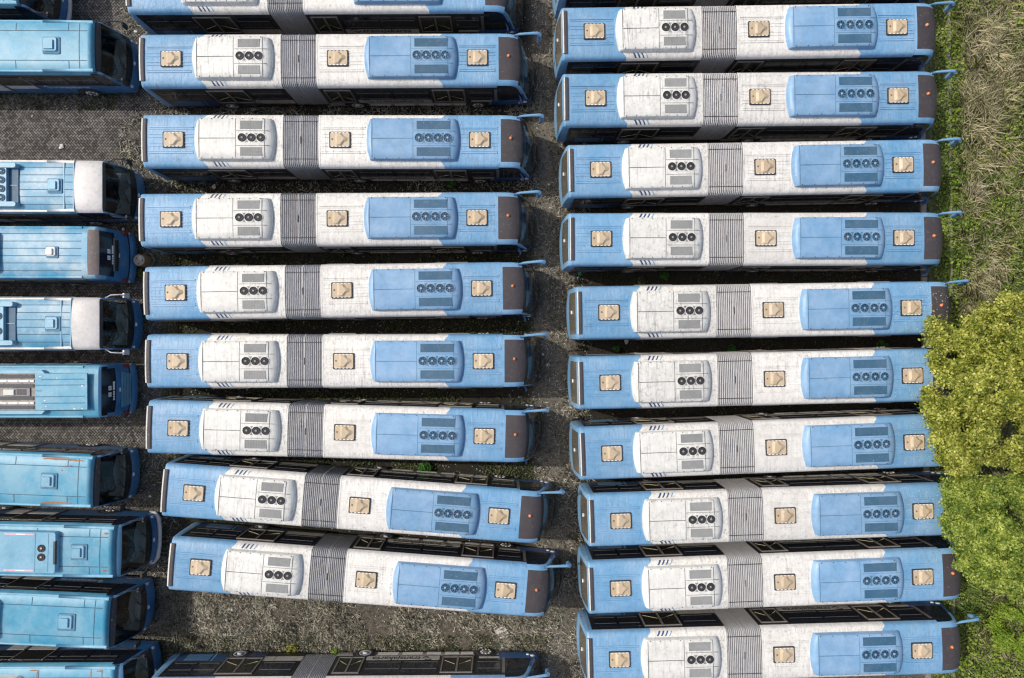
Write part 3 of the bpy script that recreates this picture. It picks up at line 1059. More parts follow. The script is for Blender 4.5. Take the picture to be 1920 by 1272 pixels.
    if kind == 'front':
        d = MB()
        pts = [(-.95, -1.02), (-.22, -1.05), (-.14, 0), (-.22, 1.05), (-.62, 1.02), (-.74, .45), (-.80, .05), (-.66, -.35)]
        d.prism(pts, 1.05, 1.42, 'dash_grey', .05)
        d.box((-1.25, .95, 1.1), (-.9, -.2 + 1.0, 1.5), 'seat_dark', .03)
        d.lathe([(.20, 0), (.23, .02), (.20, .04), (.18, .02)], (-.78, -.55, 1.46), 'z', 'rubber', 16)
        d.box((-1.7, -.85, .6), (-1.15, -.3, 1.35), 'seat_dark', .05)
        if random.random() < .8:
            d.box((-.42, -.5 + random.uniform(0, .8), 1.42), (-.24, -.2 + random.uniform(0.4, .8), 1.44), 'decal_white')
        d.build('dashboard', root)
        w = MB()
        for y0 in (-.6, .25):
            w.tube([(-.04, y0, 1.34), (-.20, y0 + .30, 1.86)], .016, 'rubber', 5)
            w.tube([(-.10, y0 + .05, 1.55), (-.22, y0 + .55, 1.90)], .014, 'rubber', 5)
        w.build('wiper', so)
        bd = MB()
        bd.lathe([(.085, 0), (.07, .025), (.03, .03), (.001, .02)], (.0, 0, 1.02), 'z', 'chrome', 12)
        bd.box((.0, -.10, .98), (.045, .10, 1.06), 'chrome', .01)
        bd.build('badge', root)
        for sg in (-1, 1):
            hl = MB()
            for k in range(3):
                hl.box((-.26 + k * .055, sg * 1.10 - .05, .88 + .01 * k), (-.20 + k * .055, sg * 1.10 + .05 + .02, 1.02), 'lamp_clear', .01)
            hl.build('headlight', root)
            m = MB()
            m.tube([(-.55, sg * 1.18, 2.62), (-.30, sg * 1.33, 2.60), (.08, sg * 1.36, 2.52), (.16, sg * 1.35, 2.40)], .026 if mirror == 'rubber' else .03, mirror, 7)
            m.prism(rounded(.16, sg * 1.33, .05, .13, .04), 1.95, 2.38, mirror, .02)
            m.build('wing_mirror', root)
    else:
        for sg in (-1, 1):
            tl = MB()
            tl.box((-.30, min(sg * 1.06, sg * 1.22), .98), (-.02, max(sg * 1.06, sg * 1.22), 1.32), 'red', .03)
            tl.box((-.10, min(sg * 1.12, sg * 1.225), .90), (.0, max(sg * 1.12, sg * 1.225), .99), 'lamp_clear', .01)
            tl.build('tail_light', root)
        lv = MB()
        if louvre:
            for k in range(6):
                z = 1.62 - k * .115
                lv.box((-.05 + k * .006, -.85 + .02 * k, z), (.004 + k * .012, .85 - .02 * k, z + .04), 'rail_sky', .006)
        else:
            for k in range(3):
                z = 2.02 - k * .12
                lv.box((-.16 + .02 * k, -.78 + .06 * k, z), (-.085 + .02 * k, .78 - .06 * k, z + .05), 'rubber' if k else 'frame_grey', .01)
        lv.build('engine_louvre', root)
        if decal:
            dm = MB()
            def dq(y0, y1, za, zb_):
                f = lambda z: (interp([(1.95, -.12), (2.45, -.20), (2.92, -.26 if not fl else -.30)], z) + .006)
                dm.poly([(f(za), y0, za), (f(za), y1, za), (f(zb_), y1, zb_), (f(zb_), y0, zb_)], 'decal_white')
            dq(.02, .42, 2.05, 2.18)
            for k in range(4):
                dq(-.46 + k * .115, -.37 + k * .115, 2.05, 2.17)
            for cy in (.12, -.18):
                for a, b, c, d_ in ((-.10, .10, 2.27, 2.33), (-.10, .10, 2.40, 2.46), (-.10, -.03, 2.27, 2.46), (.04, .10, 2.27, 2.46), (-.02, .03, 2.34, 2.39)):
                    dq(cy + a, cy + b, c, d_)
            dm.build('decal', so)
        bd = MB()
        bd.box((-.10, -.10, 1.72), (-.03, .10, 1.79), 'chrome', .02)
        bd.build('badge', root)
    if bumper:
        bm = MB()
        pts = [(-.42, -1.29, .62), (-.16, -1.24, .62), (.03, -.95, .62), (.10, -.4, .62), (.11, 0, .62), (.10, .4, .62), (.03, .95, .62), (-.16, 1.24, .62), (-.42, 1.29, .62)]
        bm.tube(pts, [.05, .09, .11, .10, .10, .10, .11, .09, .05], bumper, 9)
        bm.build('bumper', root)
    # hatch
    if hatch:
        hx, hs = hatch
        hm = MB()
        hm.prism(rounded(hx + .01, -.01, hs * 1.10, hs * 1.10, .05), 3.02, 3.085, 'seam_blue', .01)
        hm.prism(rounded(hx - .02, .02, hs * .88, hs * .90, .08), 3.085, 3.15, hatch_mat, .03)
        hm.prism(rounded(hx - .06, .0, hs * .60, hs * .62, .03), 3.15, 3.22, hatch_mat, .02)
        hm.build('roof_hatch', root)
    # sides
    for sg in (-1, 1):
        def plate(mb, x0, x1, z0, z1, d0, d1, mt):
            mb.box((x0, min(sg * (1.25 + d0), sg * (1.25 + d1)), z0), (x1, max(sg * (1.25 + d0), sg * (1.25 + d1)), z1), mt)
        xa = xe - .1
        for k in range(6):
            x1 = xa - k * 1.42
            w = MB()
            plate(w, x1 - 1.34, x1, 1.56, 2.44, .001, .012, 'glass_dark')
            plate(w, x1 - 1.30, x1 - .04, 2.12, 2.15, .012, .018, 'frame_grey')
            w.build('side_window', root)
        for ax in ((-2.35, -7.6) if kind == 'front' else (-2.9, -8.2)):
            make_wheel(root, ax, sg, ax < -5 or kind != 'front')
        if sg in text_sides:
            lt = MB()
            lettering(lt, -4.15, 2.1, 1.14, sg * 1.2545, sg, 'decal_white')
            lt.build('lettering', root)
        if sg in white_side:
            ws = MB()
            plate(ws, -5.9, -4.55, 1.05, 1.40, .001, .008, 'rail_white')
            plate(ws, -6.9, -6.1, .75, 1.40, .001, .008, 'rail_white')
            ws.build('side_panel', root)
        dr = MB()
        plate(dr, -6.02, -5.95, .5, 2.5, .001, .03, 'frame_grey')
        plate(dr, -4.52, -4.45, .5, 2.5, .001, .03, 'frame_grey')
        plate(dr, -5.95, -4.52, 1.60, 2.46, .019, .03, 'glass_door')
        do = dr.build('door', root)
    # rooftop air conditioners of several makes
    if ac:
        a = MB()
        x1 = ac['x1']; x0 = x1 - ac.get('len', 3.0)
        hw = ac.get('w', .95)
        z0, z1 = 3.0, 3.28
        style = ac['style']
        if style == 'twin':      # smooth hood, two fans across the end
            outl = rounded((x0 + x1) / 2, 0, (x1 - x0) / 2, hw, .10)
            a.prism(outl, z0, z1, ac['mat'], .05)
            a.box((x1 - .16, -.55, z1 - .10), (x1 - .02, .55, z1 + .012), 'seam_dark', .03)
            for xx in (x1 - .95, x1 - .36):
                a.box((xx - .01, -hw + .07, z1), (xx + .01, hw - .07, z1 + .006), 'seam_blue')
            for sg in (-1, 1):
                a.box((x1 - 2.35, sg * (hw - .12) - .035, z1), (x1 - 1.0, sg * (hw - .12) + .035, z1 + .006), 'decal_pink')
                a.box((x1 - 1.8, sg * (hw - .12) - .02, z1 + .006), (x1 - 1.4, sg * (hw - .12) + .02, z1 + .010), 'decal_white')
            ao = a.build('air_conditioner', root)
            for y in (.20, -.20):
                fm = MB()
                make_fan(fm, x1 - .66, y, z1 + .004, .17, 'rubber', 'rubber', 'tan', y)
                fm.build('fan', ao)
        elif style == 'plain':
            a.prism(rounded((x0 + x1) / 2, 0, (x1 - x0) / 2, hw, .22), z0, z1, ac['mat'], .08)
            a.box((x1 - .45, -hw + .1, z1), (x1 - .43, hw - .1, z1 + .006), 'seam_blue')
            a.build('air_conditioner', root)
        elif style == 'deck':    # recessed end between two rounded cheeks, rows of fans
            for sg in (-1, 1):
                a.prism(rounded((x0 + x1) / 2, sg * (hw - .10), (x1 - x0) / 2, .11, .09), z0, z1 + .02, ac['mat'], .03)
            a.box((x0, -hw + .2, z0), (x1 - .45, hw - .2, z1 - .02), ac['mat'], .02)
            a.box((x1 - .45, -hw + .2, z0), (x1 - .04, hw - .2, z0 + .09), 'mesh_blue')
            a.box((x1 - .45, -.012, z0 + .09), (x1 - .05, .012, z0 + .13), ac['mat'])
            ao = a.build('air_conditioner', root)
            for y in ac['fans']:
                fm = MB()
                make_fan(fm, x1 - .68, y, z1 - .016, .16, 'seam_blue', 'mesh_blue', 'rail_sky', y)
                fm.build('fan', ao)
        elif style == 'open':    # stripped unit: blue cheeks, dirty tray, rails, dark opening
            for sg in (-1, 1):
                q = [(x0, sg * (hw - .14)), (x1 - .25, sg * (hw - .14)), (x1 - .40, sg * (hw - .14)), (x1, sg * (hw - .10)), (x1 - .18, sg * hw), (x0, sg * hw)]
                q = [(x0, sg * (hw - .16)), (x1, sg * (hw - .16)), (x1 - .16, sg * hw), (x0, sg * hw)]
                a.prism(q if sg > 0 else q[::-1], z0, z1 - .06, ac['mat'], .03)
            a.box((x0, -hw + .16, z0), (x1 - .55, hw - .16, z0 + .10), 'tray_dirty')
            for y in (-.50, .50):
                a.box((x0, y - .07, z0 + .10), (x1 - .55, y + .07, z0 + .17), 'rail_white', .02)
                for k in range(6):
                    a.box((x1 - .8 - k * .5, y - .02, z0 + .17), (x1 - .76 - k * .5, y + .02, z0 + .185), 'rubber')
            for y in (-.70, -.28, .28, .70):
                a.box((x0, y - .08, z0 + .10), (x1 - .6, y + .08, z0 + .13), 'seam_dark')
            a.box((x1 - 1.55, -.19, z0 + .10), (x1 - .75, .19, z0 + .16), 'frame_grey', .01)
            a.box((x1 - 1.35, -.14, z0 + .16), (x1 - .90, .14, z0 + .164), 'decal_dark')
            a.box((x1 - 1.95, -.16, z0 + .10), (x1 - 1.42, .14, z0 + .22), 'dash_grey', .03)
            a.build('air_conditioner', root)
    return root


# ------------------------------------------------------------------ place the articulated buses
proto = make_artic()
MID, RIGHT = 'articulated buses in the middle column', 'articulated buses in the right-hand column'
ART = [
    ((295.5, -31), (868, -33), MID, 'articulated bus left of the aisle cut off by the top of the picture'),
    ((321, 109.7), (894, 107.5), MID, 'uppermost articulated bus with its whole roof in view left of the aisle'),
    ((325.5, 261.5), (898, 262), MID, 'articulated bus with its tail beside the wide empty stretch of paving'),
    ((320, 411), (893.5, 408), MID, 'articulated bus whose tail is just above the rusty drum'),
    ((329, 549), (902, 541), MID, 'articulated bus whose tail is just below the rusty drum'),
    ((332.5, 678), (905, 677.5), MID, 'articulated bus whose tail faces the bus with the stripped roof unit'),
    ((334, 803.5), (907, 818.5), MID, 'nearly level articulated bus right above the two tilted ones'),
    ((362.5, 925.5), (935, 968.5), MID, 'upper of the two articulated buses parked at a tilt'),
    ((376, 1065), (946.5, 1108), MID, 'lower of the two tilted articulated buses, above the wide strip of dry weeds'),
    ((1114, -68), (1680, -77), RIGHT, 'articulated bus right of the aisle almost wholly cut off by the top of the picture'),
    ((1116, 58), (1682, 50), RIGHT, 'uppermost articulated bus with its whole roof in view right of the aisle'),
    ((1118, 183.5), (1684.5, 179), RIGHT, 'second whole articulated bus from the top in the column beside the grass verge'),
    ((1128, 317.5), (1693.5, 308.5), RIGHT, 'third whole articulated bus from the top in the column beside the grass verge'),
    ((1129.5, 447.5), (1695, 446), RIGHT, 'fourth whole articulated bus from the top in the column beside the grass verge'),
    ((1143.5, 586), (1709, 577.5), RIGHT, 'articulated bus with only its lower front corner under the top of the yellowish tree'),
    ((1146, 718), (1711, 705), RIGHT, 'articulated bus with its front roof hatch just touching the top of the yellowish tree'),
    ((1149, 851), (1714.5, 830), RIGHT, 'articulated bus with its nose under the lower half of the yellowish tree'),
    ((1166.5, 977.5), (1731, 959.5), RIGHT, 'articulated bus with its nose hidden under the greener lower tree'),
    ((1166, 1104.5), (1730, 1083), RIGHT, 'articulated bus whose dark front panel sticks out below the greener lower tree'),
    ((1165, 1238), (1728, 1221.5), RIGHT, 'lowest articulated bus right of the aisle, cut by the bottom of the picture'),
]
first = True
for h1, h3, grp, lab in ART:
    a, b = at(*h1, 3.2), at(*h3, 3.2)
    o = proto if first else copy_tree(proto)
    first = False
    d = b - a
    loc = a + d * (7.58 / 13.97)
    o.location = (loc.x, loc.y, 0)
    o.rotation_euler = (0, 0, math.atan2(d.y, d.x))
    o['label'] = lab; o['group'] = grp
pb = at(685, 1224, .5)
o = copy_tree(proto)
o.location = (pb.x - .34, pb.y - 1.27, 0)
o.rotation_euler = (0, 0, R(.1))
o['label'] = 'articulated bus at the bottom edge, only its dusty side and wheels in view'
o['group'] = MID

# ------------------------------------------------------------------ place the single buses
make_single('single bus in the top left corner, only its nose and dark side in view', 125, -41, 0, bumper='cap_white', seams='plates')
make_single('sky blue single bus with white lettering on its side, above the empty paving', 258, 86, 0, seams='plates', hatch=(-2.66, .36), text_sides=(-1,), white_side=(-1,))
make_single('single bus with white front cap and rooftop fans, beside the empty paving', 266, 349, 0, cap='cap_white', roof='roof_faded', rail='rail_white', hatch=(-2.70, .31), ac=dict(style='deck', x1=-4.3, w=.98, mat='rail_sky', fans=(.62, .22, -.18, -.58)), white_side=(-1, 1))
make_single('single bus parked tail first with worn brown strip over its rear window', 248, 473, 0, kind='tail_fairing', roof='roof_faded', fairing='fairing_worn', rail='roof_faded', hatch=(-2.36, .25), hatch_mat='rail_white', decal=True, ac=dict(style='plain', x1=-4.72, w=.98, mat='rail_sky'))
make_single('single bus with white front cap and silver mirror arms, below the tail-first bus', 261, 607, 0, cap='cap_white', roof='roof_faded', rail='rail_white', mirror='chrome', hatch=(-2.67, .32), ac=dict(style='deck', x1=-4.3, w=.98, mat='rail_sky', fans=(.34, -.34)))
s5 = make_single('single bus parked tail first with its roof unit stripped open and louvred tail', 250, 735, 0, kind='tail', decal=True, louvre=True, ac=dict(style='open', x1=-2.6, w=1.0, mat='rail_sky'))
make_single('sky blue single bus with rust along both roof edges, open ground above and below it', 256, 906, -2.3, seams='plates', hatch=(-2.71, .34), white_side=(1,), rust=((-2.3, 1.0, .8, .05), (-2.4, -1.0, .85, .05), (-1.5, .96, .4, .03), (-2.0, .68, .05, .05), (-1.75, .72, .06, .03), (-2.15, .5, .04, .03)))
make_single('single bus with twin round roof fans and a pale curved front bumper', 294, 1037, -1.4, seams='plates', bumper='cap_white', fairing='seam_blue', hatch=(-2.34, .34), white_side=(1,), ac=dict(style='twin', x1=-3.24, w=.94, mat='rail_sky', len=4.6), rust=((-1.15, .86, .13, .05), (-1.15, -.86, .12, .05)))
make_single('plain sky blue single bus slanting downwards, second from the bottom in the left column', 284, 1171, -2.8, seams='plates', hatch=(-2.65, .36), text_sides=(1,), white_side=(1,), ac=dict(style='plain', x1=-5.68, w=.95, mat='rail_sky'))
make_single('single bus with rust lines on its roof, in the bottom left corner', 297, 1299, 0, seams='plates', text_sides=(1,), white_side=(1,), fairing='paint_blue', ac=dict(style='plain', x1=-4.97, w=.85, mat='rail_white'), rust=((-4.5, 1.02, .22, .03), (-4.35, .8, .03, .22), (-1.9, .85, .025, .2), (-1.5, .98, .16, .04), (-1.4, .7, .03, .22)))

# loose ribbed cover lying on the roof of the stripped bus
lp = MB()
q = at(113, 735, 3.3)
hx, hy = 1.19, .84
lp.box((-hx, -hy, 0), (hx, hy, .05), 'roof_sky', .012)
for k, y in enumerate((-.52, -.22, .05, .30, .56)):
    if k == 2:
        lp.box((-hx + .05, y - .02, .05), (-hx + .3, y + .02, .056), 'seam_blue')
        continue
    lp.box((-hx + (.02 if k % 2 else .3), y - .022, .05), (hx - .12, y + .022, .058), 'seam_blue', .004)
for x, y, s_ in ((-.95, .70, .05), (-.2, .62, .03), (.95, .25, .06), (-.75, -.40, .05), (-.7, -.66, .04), (.6, -.78, .06), (.95, -.77, .04), (.2, .30, .03), (-.6, .30, .04)):
    lp.prism([(x + s_ * (.7 + .5 * random.random()) * math.cos(a), y + s_ * .6 * (.7 + .5 * random.random()) * math.sin(a)) for a in (0, 1, 2, 3, 4, 5)], .049, .0535, 'rail_white')
o = lp.build('roof_panel', None)
o.location = (q.x, q.y, 3.19); o.rotation_euler = (R(0), R(-.6), R(.6))
tag(o, 'ribbed sky blue cover panel lying loose on the roof of the stripped bus', 'roof panel')

# ------------------------------------------------------------------ ground, kerbs
g = MB()
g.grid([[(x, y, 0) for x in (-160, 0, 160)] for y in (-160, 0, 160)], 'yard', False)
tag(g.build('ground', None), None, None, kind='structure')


def kerb_line(u0, u1, v0, v1, w, hgt):
    k = MB()
    n = 60
    a, b = at(u0, v0, hgt), at(u1, v1, hgt)
    for i in range(n):
        p0, p1 = a.lerp(b, i / n), a.lerp(b, (i + .965) / n)
        j = random.uniform(-.012, .012)
        k.prism([(p0.x - w / 2 + j, p1.y), (p0.x + w / 2 + j, p1.y), (p0.x + w / 2 + j, p0.y), (p0.x - w / 2 + j, p0.y)], -.05, hgt + random.uniform(-.012, .012), 'concrete', .012)
    return tag(k.build('kerb', None), None, None, kind='structure')


kerb_line(1728, 1743, -60, 1330, .26, .14)
kerb_line(1780, 1790, -60, 1330, .12, .12)

# ------------------------------------------------------------------ vegetation builders (numpy)


def quads_mesh(name, V, mat, parent=None, nv=4):
    """V: (n, nv, 3) polygons -> one mesh object."""
    n = len(V)
    me = bpy.data.meshes.new(name)
    me.vertices.add(n * nv)
    me.vertices.foreach_set('co', V.reshape(-1).astype(np.float32))
    me.loops.add(n * nv)
    me.loops.foreach_set('vertex_index', np.arange(n * nv, dtype=np.int32))
    me.polygons.add(n)
    me.polygons.foreach_set('loop_start', np.arange(0, n * nv, nv, dtype=np.int32))
    me.update(calc_edges=True)
    me.materials.append(MAT[mat])
    o = bpy.data.objects.new(name, me)
    COL.objects.link(o)
    o.parent = parent
    return o


def leaves(P, size, N=None, tilt=.7, aspect=.5):
    """Pointed leaf quads at points P, roughly facing N (or up)."""
    n = len(P)
    d = RNG.normal(size=(n, 3))
    up = np.tile(np.array([0, 0, 1.0]), (n, 1)) if N is None else N
    nn = up + d * tilt
    nn /= np.linalg.norm(nn, axis=1)[:, None] + 1e-9
    a = np.cross(nn, RNG.normal(size=(n, 3)))
    a /= np.linalg.norm(a, axis=1)[:, None] + 1e-9
    b = np.cross(nn, a)
    s_ = (size * RNG.uniform(.6, 1.35, n))[:, None]
    return np.stack([P - a * s_, P - b * s_ * aspect, P + a * s_, P + b * s_ * aspect], axis=1)


def blades(P, length, width, ang, lean, droop):
    """Two-segment tapering grass blades -> list of quads (n*2,4,3); islands stay whole because tips share no vertices but match."""
    n = len(P)
    dx = np.stack([np.cos(ang), np.sin(ang), np.zeros(n)], 1)
    sd = np.stack([-np.sin(ang), np.cos(ang), np.zeros(n)], 1)
    up = np.array([0, 0, 1.0])
    L, W = length[:, None], width[:, None]
    c, s_ = np.cos(lean)[:, None], np.sin(lean)[:, None]
    m = P + (dx * s_ + up * c) * L * .55
    c2, s2 = np.cos(lean + droop)[:, None], np.sin(lean + droop)[:, None]
    e = m + (dx * s2 + up * c2) * L * .5
    return P, m, e, sd, W


def blade_mesh(name, P, length, width, ang, lean, droop, mat):
    P, m, e, sd, W = blades(P, length, width, ang, lean, droop)
    V = np.stack([P - sd * W, P + sd * W, m + sd * W * .8, e, m - sd * W * .8], axis=1)
    return quads_mesh(name, V, mat, None, 5)


def fbm(x, y, sc, seed=0.0):
    return np.array([mnoise.fractal(Vector((a * sc + seed, b * sc - seed, seed * .37)), 1.0, 2.0, 4) for a, b in zip(x, y)])


def px_area(n, u0, u1, v0, v1):
    a, b = at(u0, v1), at(u1, v0)
    return RNG.uniform(a.x, b.x, n), RNG.uniform(a.y, b.y, n)


# --- weeds in the yard: dry and green blades gathered along bus flanks, in the aisle and in the weedy strip
def scatter(regs, seed, sc, thr):
    xs, ys = [], []
    for n, u0, u1, v0, v1 in regs:
        x, y = px_area(n, u0, u1, v0, v1)
        k = fbm(x, y, sc, seed) + RNG.normal(0, .18, n) > thr
        xs.append(x[k]); ys.append(y[k])
    return np.concatenate(xs), np.concatenate(ys)


x, y = scatter([(42000, 285, 1030, 1105, 1232), (8000, 300, 1060, 1085, 1140), (7000, 1000, 1110, -20, 1290), (4500, 1040, 1110, -20, 1290), (2600, 225, 300, 10, 130), (1600, 0, 258, 172, 205),
                (1500, 225, 330, 190, 350), (2500, 250, 330, 840, 1272), (2600, 300, 1010, 195, 216), (1200, 300, 1010, 338, 365)], 3.1, .55, -.10)
n = len(x)
P = np.stack([x, y, np.zeros(n)], 1)
o = blade_mesh('dry_weeds', P, RNG.uniform(.10, .36, n), RNG.uniform(.008, .020, n), RNG.uniform(0, 6.28, n), RNG.uniform(.3, 1.2, n), RNG.uniform(.1, .9, n), 'weed_dry')
tag(o, 'dry straw coloured weeds growing through the yard between the buses', 'weeds', kind='stuff')
x, y = scatter([(9000, 285, 1030, 1190, 1235), (9000, 285, 1050, 160, 1000), (9000, 285, 1050, 330, 1000), (8000, 1090, 1760, 350, 920), (6000, 1090, 1760, 480, 780), (3500, 1030, 1075, -20, 1290), (3000, 0, 258, 170, 205),
                (2500, 620, 1000, 855, 905), (2500, 220, 300, 240, 1272), (4000, 300, 1000, 860, 900), (3000, 300, 1000, 600, 630), (3000, 300, 1000, 728, 756), (3000, 280, 1000, 465, 495)], 8.7, .7, -.05)
n = len(x)
P = np.stack([x, y, np.zeros(n)], 1)
V = leaves(P + np.stack([np.zeros(n), np.zeros(n), RNG.uniform(.02, .16, n)], 1), .055, None, .8, .45)
o = quads_mesh('ground_weeds', V, 'weed_green')
tag(o, 'low dark green weeds in the shaded gaps between the buses', 'weeds', kind='stuff')
n = 9000
x, y = px_area(n, 270, 1110, -20, 1290)
k = fbm(x, y, .5, 21.0) > -.12
x, y = x[k], y[k]
n = len(x)
V = leaves(np.stack([x, y, RNG.uniform(.008, .03, n)], 1), .028, None, .35, .8)
o = quads_mesh('gravel', V, 'dash_grey')
tag(o, 'pale grit and stones strewn over the aisle and yard', 'gravel', kind='stuff')

# --- verge: creeping ground cover and long bent straw
x0, x1 = at(1748, 600).x, 33.0
n = 95000
x = RNG.uniform(x0, x1, n); y = RNG.uniform(-21, 21, n)
f = fbm(x, y, .34, 5.5)
edge = np.clip((x - x0) / 2.6, 0, 1)
keep = (f + RNG.normal(0, .12, n) > (-.16 + .12 * edge - .4 * (edge < .45))) & (x > x0 + .15 * RNG.random(n))
x, y, f, edge = x[keep], y[keep], f[keep], edge[keep]
z = .06 + RNG.random(len(x)) * (.10 + .55 * edge * np.clip(f + .45, .1, 1))
o = quads_mesh('ground_cover', leaves(np.stack([x, y, z], 1), .062, None, .55, .62), 'cover_green')
tag(o, 'dark green creeping leaves covering the verge beside the kerb', 'ground cover', kind='stuff')
n = 26000
x = RNG.uniform(x0 + .3, x1, n); y = RNG.uniform(-21, 21, n)
f = fbm(x, y, .42, 44.0)
k = f + RNG.normal(0, .08, n) > .16 - .10 * (y > 10)
x, y = x[k], y[k]
o = quads_mesh('creeper', leaves(np.stack([x, y, .25 + .55 * RNG.random(len(x))], 1), .075, None, .6, .7), 'leaf_bright')
tag(o, 'bright green creeper leaves in patches over the verge grass', 'creeper', kind='stuff')


def straw(name, n, lo, hi, thr, seed, mat, label, xa, lean0=1.1):
    x = RNG.uniform(xa, x1, n); y = RNG.uniform(-21, 21, n)
    f = fbm(x, y, .30, seed)
    k = f + RNG.normal(0, .12, n) + .10 * np.clip((x - xa) / 3, 0, 1) > thr
    x, y, f = x[k], y[k], f[k]
    n = len(x)
    a = fbm(x, y, .22, seed + 9) * 5.0 + RNG.normal(0, 1.1, n) + .4
    P = np.stack([x, y, RNG.uniform(0, .45, n) * (.4 + np.clip(f + .4, 0, 1))], 1)
    o = blade_mesh(name, P, RNG.uniform(lo, hi, n), RNG.uniform(.009, .021, n), a, RNG.normal(lean0, .25, n).clip(.1, 1.35), RNG.uniform(.2, .8, n), mat)
    return tag(o, label, 'grass', kind='stuff')


straw('dry_grass', 70000, .35, .95, .01, 61.0, 'straw', 'long pale straw grass bent over in swathes on the verge', x0 + 1.3)
straw('grass', 13000, .25, .65, -.10, 77.0, 'cover_green', 'long dark green grass under the straw on the verge', x0 + .7, .9)

# --- trees


def tree(name, label, base, lobes, mat, leaf, count, trunk_h, limbs, group=None):
    root = thing(name, label, 'tree', (base[0], base[1], 0), 0, group)
    tb = MB()
    tb.tube([(0, 0, -.1), (.08, .05, trunk_h * .35), (-.05, .1, trunk_h * .7), (0, 0, trunk_h)], [.30, .23, .19, .16], 'bark', 10)
    lob = [(np.array(c, float), r) for c, r in lobes]
    order = sorted(range(len(lob)), key=lambda i: -lob[i][1])[:limbs]
    for i in order:
        c, r = lob[i]
        s_ = Vector((random.uniform(-.1, .1), random.uniform(-.1, .1), trunk_h * random.uniform(.55, .98)))
        e = Vector(c) + Vector((0, 0, r * .1))
        m = s_.lerp(e, .5) + Vector((random.uniform(-.25, .25), random.uniform(-.25, .25), .15))
        tb.tube([s_, m, e], [.10, .06, .022], 'bark', 6)
        for q in range(4):
            d = Vector(RNG.normal(size=3)).normalized()
            d.z = abs(d.z) * .6
            tb.tube([m.lerp(e, .4 + .15 * q), e + d * r * .85], [.022, .006], 'bark', 4)
    tb.build('trunk', root)
    area = np.array([r ** 2 for _, r in lob]); area /= area.sum()
    V = []
    for (c, r), a in zip(lob, area):
        ns = max(4, int(count * a / 26))
        # shoots radiate from each bough; leaves cluster along the shoot tips
        d = RNG.normal(size=(ns, 3)); d[:, 2] = d[:, 2] * .75 + .35
        d /= np.linalg.norm(d, axis=1)[:, None]
        rad = r * (RNG.uniform(.3, 1.0, ns) ** .5) * RNG.uniform(.8, 1.2, ns)
        tip = c + d * rad[:, None] * np.array([1, 1, .72])
        per = 26
        off = RNG.normal(size=(ns, per, 3)) * np.array([.10, .10, .07])
        back = -d[:, None, :] * RNG.uniform(0, .42, (ns, per, 1)) * r * .6
        Pp = (tip[:, None, :] + off + back).reshape(-1, 3)
        Nn = np.repeat(d * .6 + np.array([0, 0, .6]), per, axis=0)
        V.append(leaves(Pp, leaf, Nn, .55, .55))
    quads_mesh('crown', np.concatenate(V), mat, root)
    return root


def crown_lobes(outline, cu, cv, zc, ztop, n, rmin, rmax, base, left_min=0.0, seed=1):
    """Boughs filling an irregular outline (pixels of the survey photo, turned into real positions at height zc)."""
    rr = random.Random(seed)
    cen = at(cu, cv, zc)
    pts = [at(u, v, zc) for u, v in outline]
    L = []
    for p in pts:                       # rim boughs follow the outline
        d = Vector((cen.x - p.x, cen.y - p.y, 0)); ln = d.length
        r = rr.uniform(rmin, (rmin + rmax) / 2)
        q = p + d.normalized() * r * .95
        L.append(((q.x - base.x, q.y - base.y, zc - .2 + rr.uniform(-.25, .35)), r))
    tries = 0
    while len(L) < n and tries < 4000:
        tries += 1
        i = rr.randrange(len(pts)); j = (i + 1) % len(pts)
        e = pts[i].lerp(pts[j], rr.random())
        t = math.sqrt(rr.random()) * .90
        q = cen.lerp(e, t)
        z = zc + (ztop - zc) * (1 - t ** 2) * rr.uniform(.5, 1.0) - rr.random() * .25
        r = rr.uniform(rmin, rmax)
        L.append(((q.x - base.x, q.y - base.y, z + rr.uniform(-.75, .45)), r))
    return L


b1 = at(1925, 725, 0)
out1 = [(1752, 600), (1770, 640), (1742, 668), (1758, 705), (1735, 745), (1745, 775), (1758, 800), (1742, 835), (1760, 868), (1790, 895), (1850, 925), (1950, 935), (2060, 900), (2100, 760), (2080, 640), (2010, 560),
        (1940, 535), (1895, 548), (1850, 570), (1815, 590), (1790, 625)]
tree('broadleaf_tree', 'larger yellowish olive tree leaning over the noses of the buses at the verge', b1,
     crown_lobes(out1, 1900, 725, 4.5, 6.3, 150, .34, .70, b1, seed=4), 'leaf_olive', .066, 135000, 3.6, 16, 'trees beside the right-hand column')
b2 = at(1925, 1000, 0)
out2 = [(1775, 905), (1770, 935), (1776, 965), (1780, 1000), (1792, 1035), (1806, 1070), (1830, 1092), (1868, 1112), (1920, 1118), (1990, 1100), (2040, 1040), (2050, 960), (2000, 905), (1900, 885), (1820, 890)]
tree('broadleaf_tree', 'greener tree below the yellowish one, its crown edge over the lower buses', b2,
     crown_lobes(out2, 1895, 1000, 4.1, 5.6, 112, .34, .68, b2, seed=9), 'leaf_green', .064, 98000, 3.2, 12, 'trees beside the right-hand column')
b3 = at(1915, 1180, 0)
out3 = [(1862, 1170), (1866, 1200), (1885, 1225), (1920, 1240), (1975, 1220), (1980, 1160), (1935, 1135), (1885, 1140)]
sh = tree('shrub', 'bright green rounded shrub in the grass at the lower right', b3, crown_lobes(out3, 1915, 1185, .9, 1.5, 20, .3, .5, b3, seed=3), 'leaf_bright', .06, 15000, .7, 5)
sh['category'] = 'shrub'

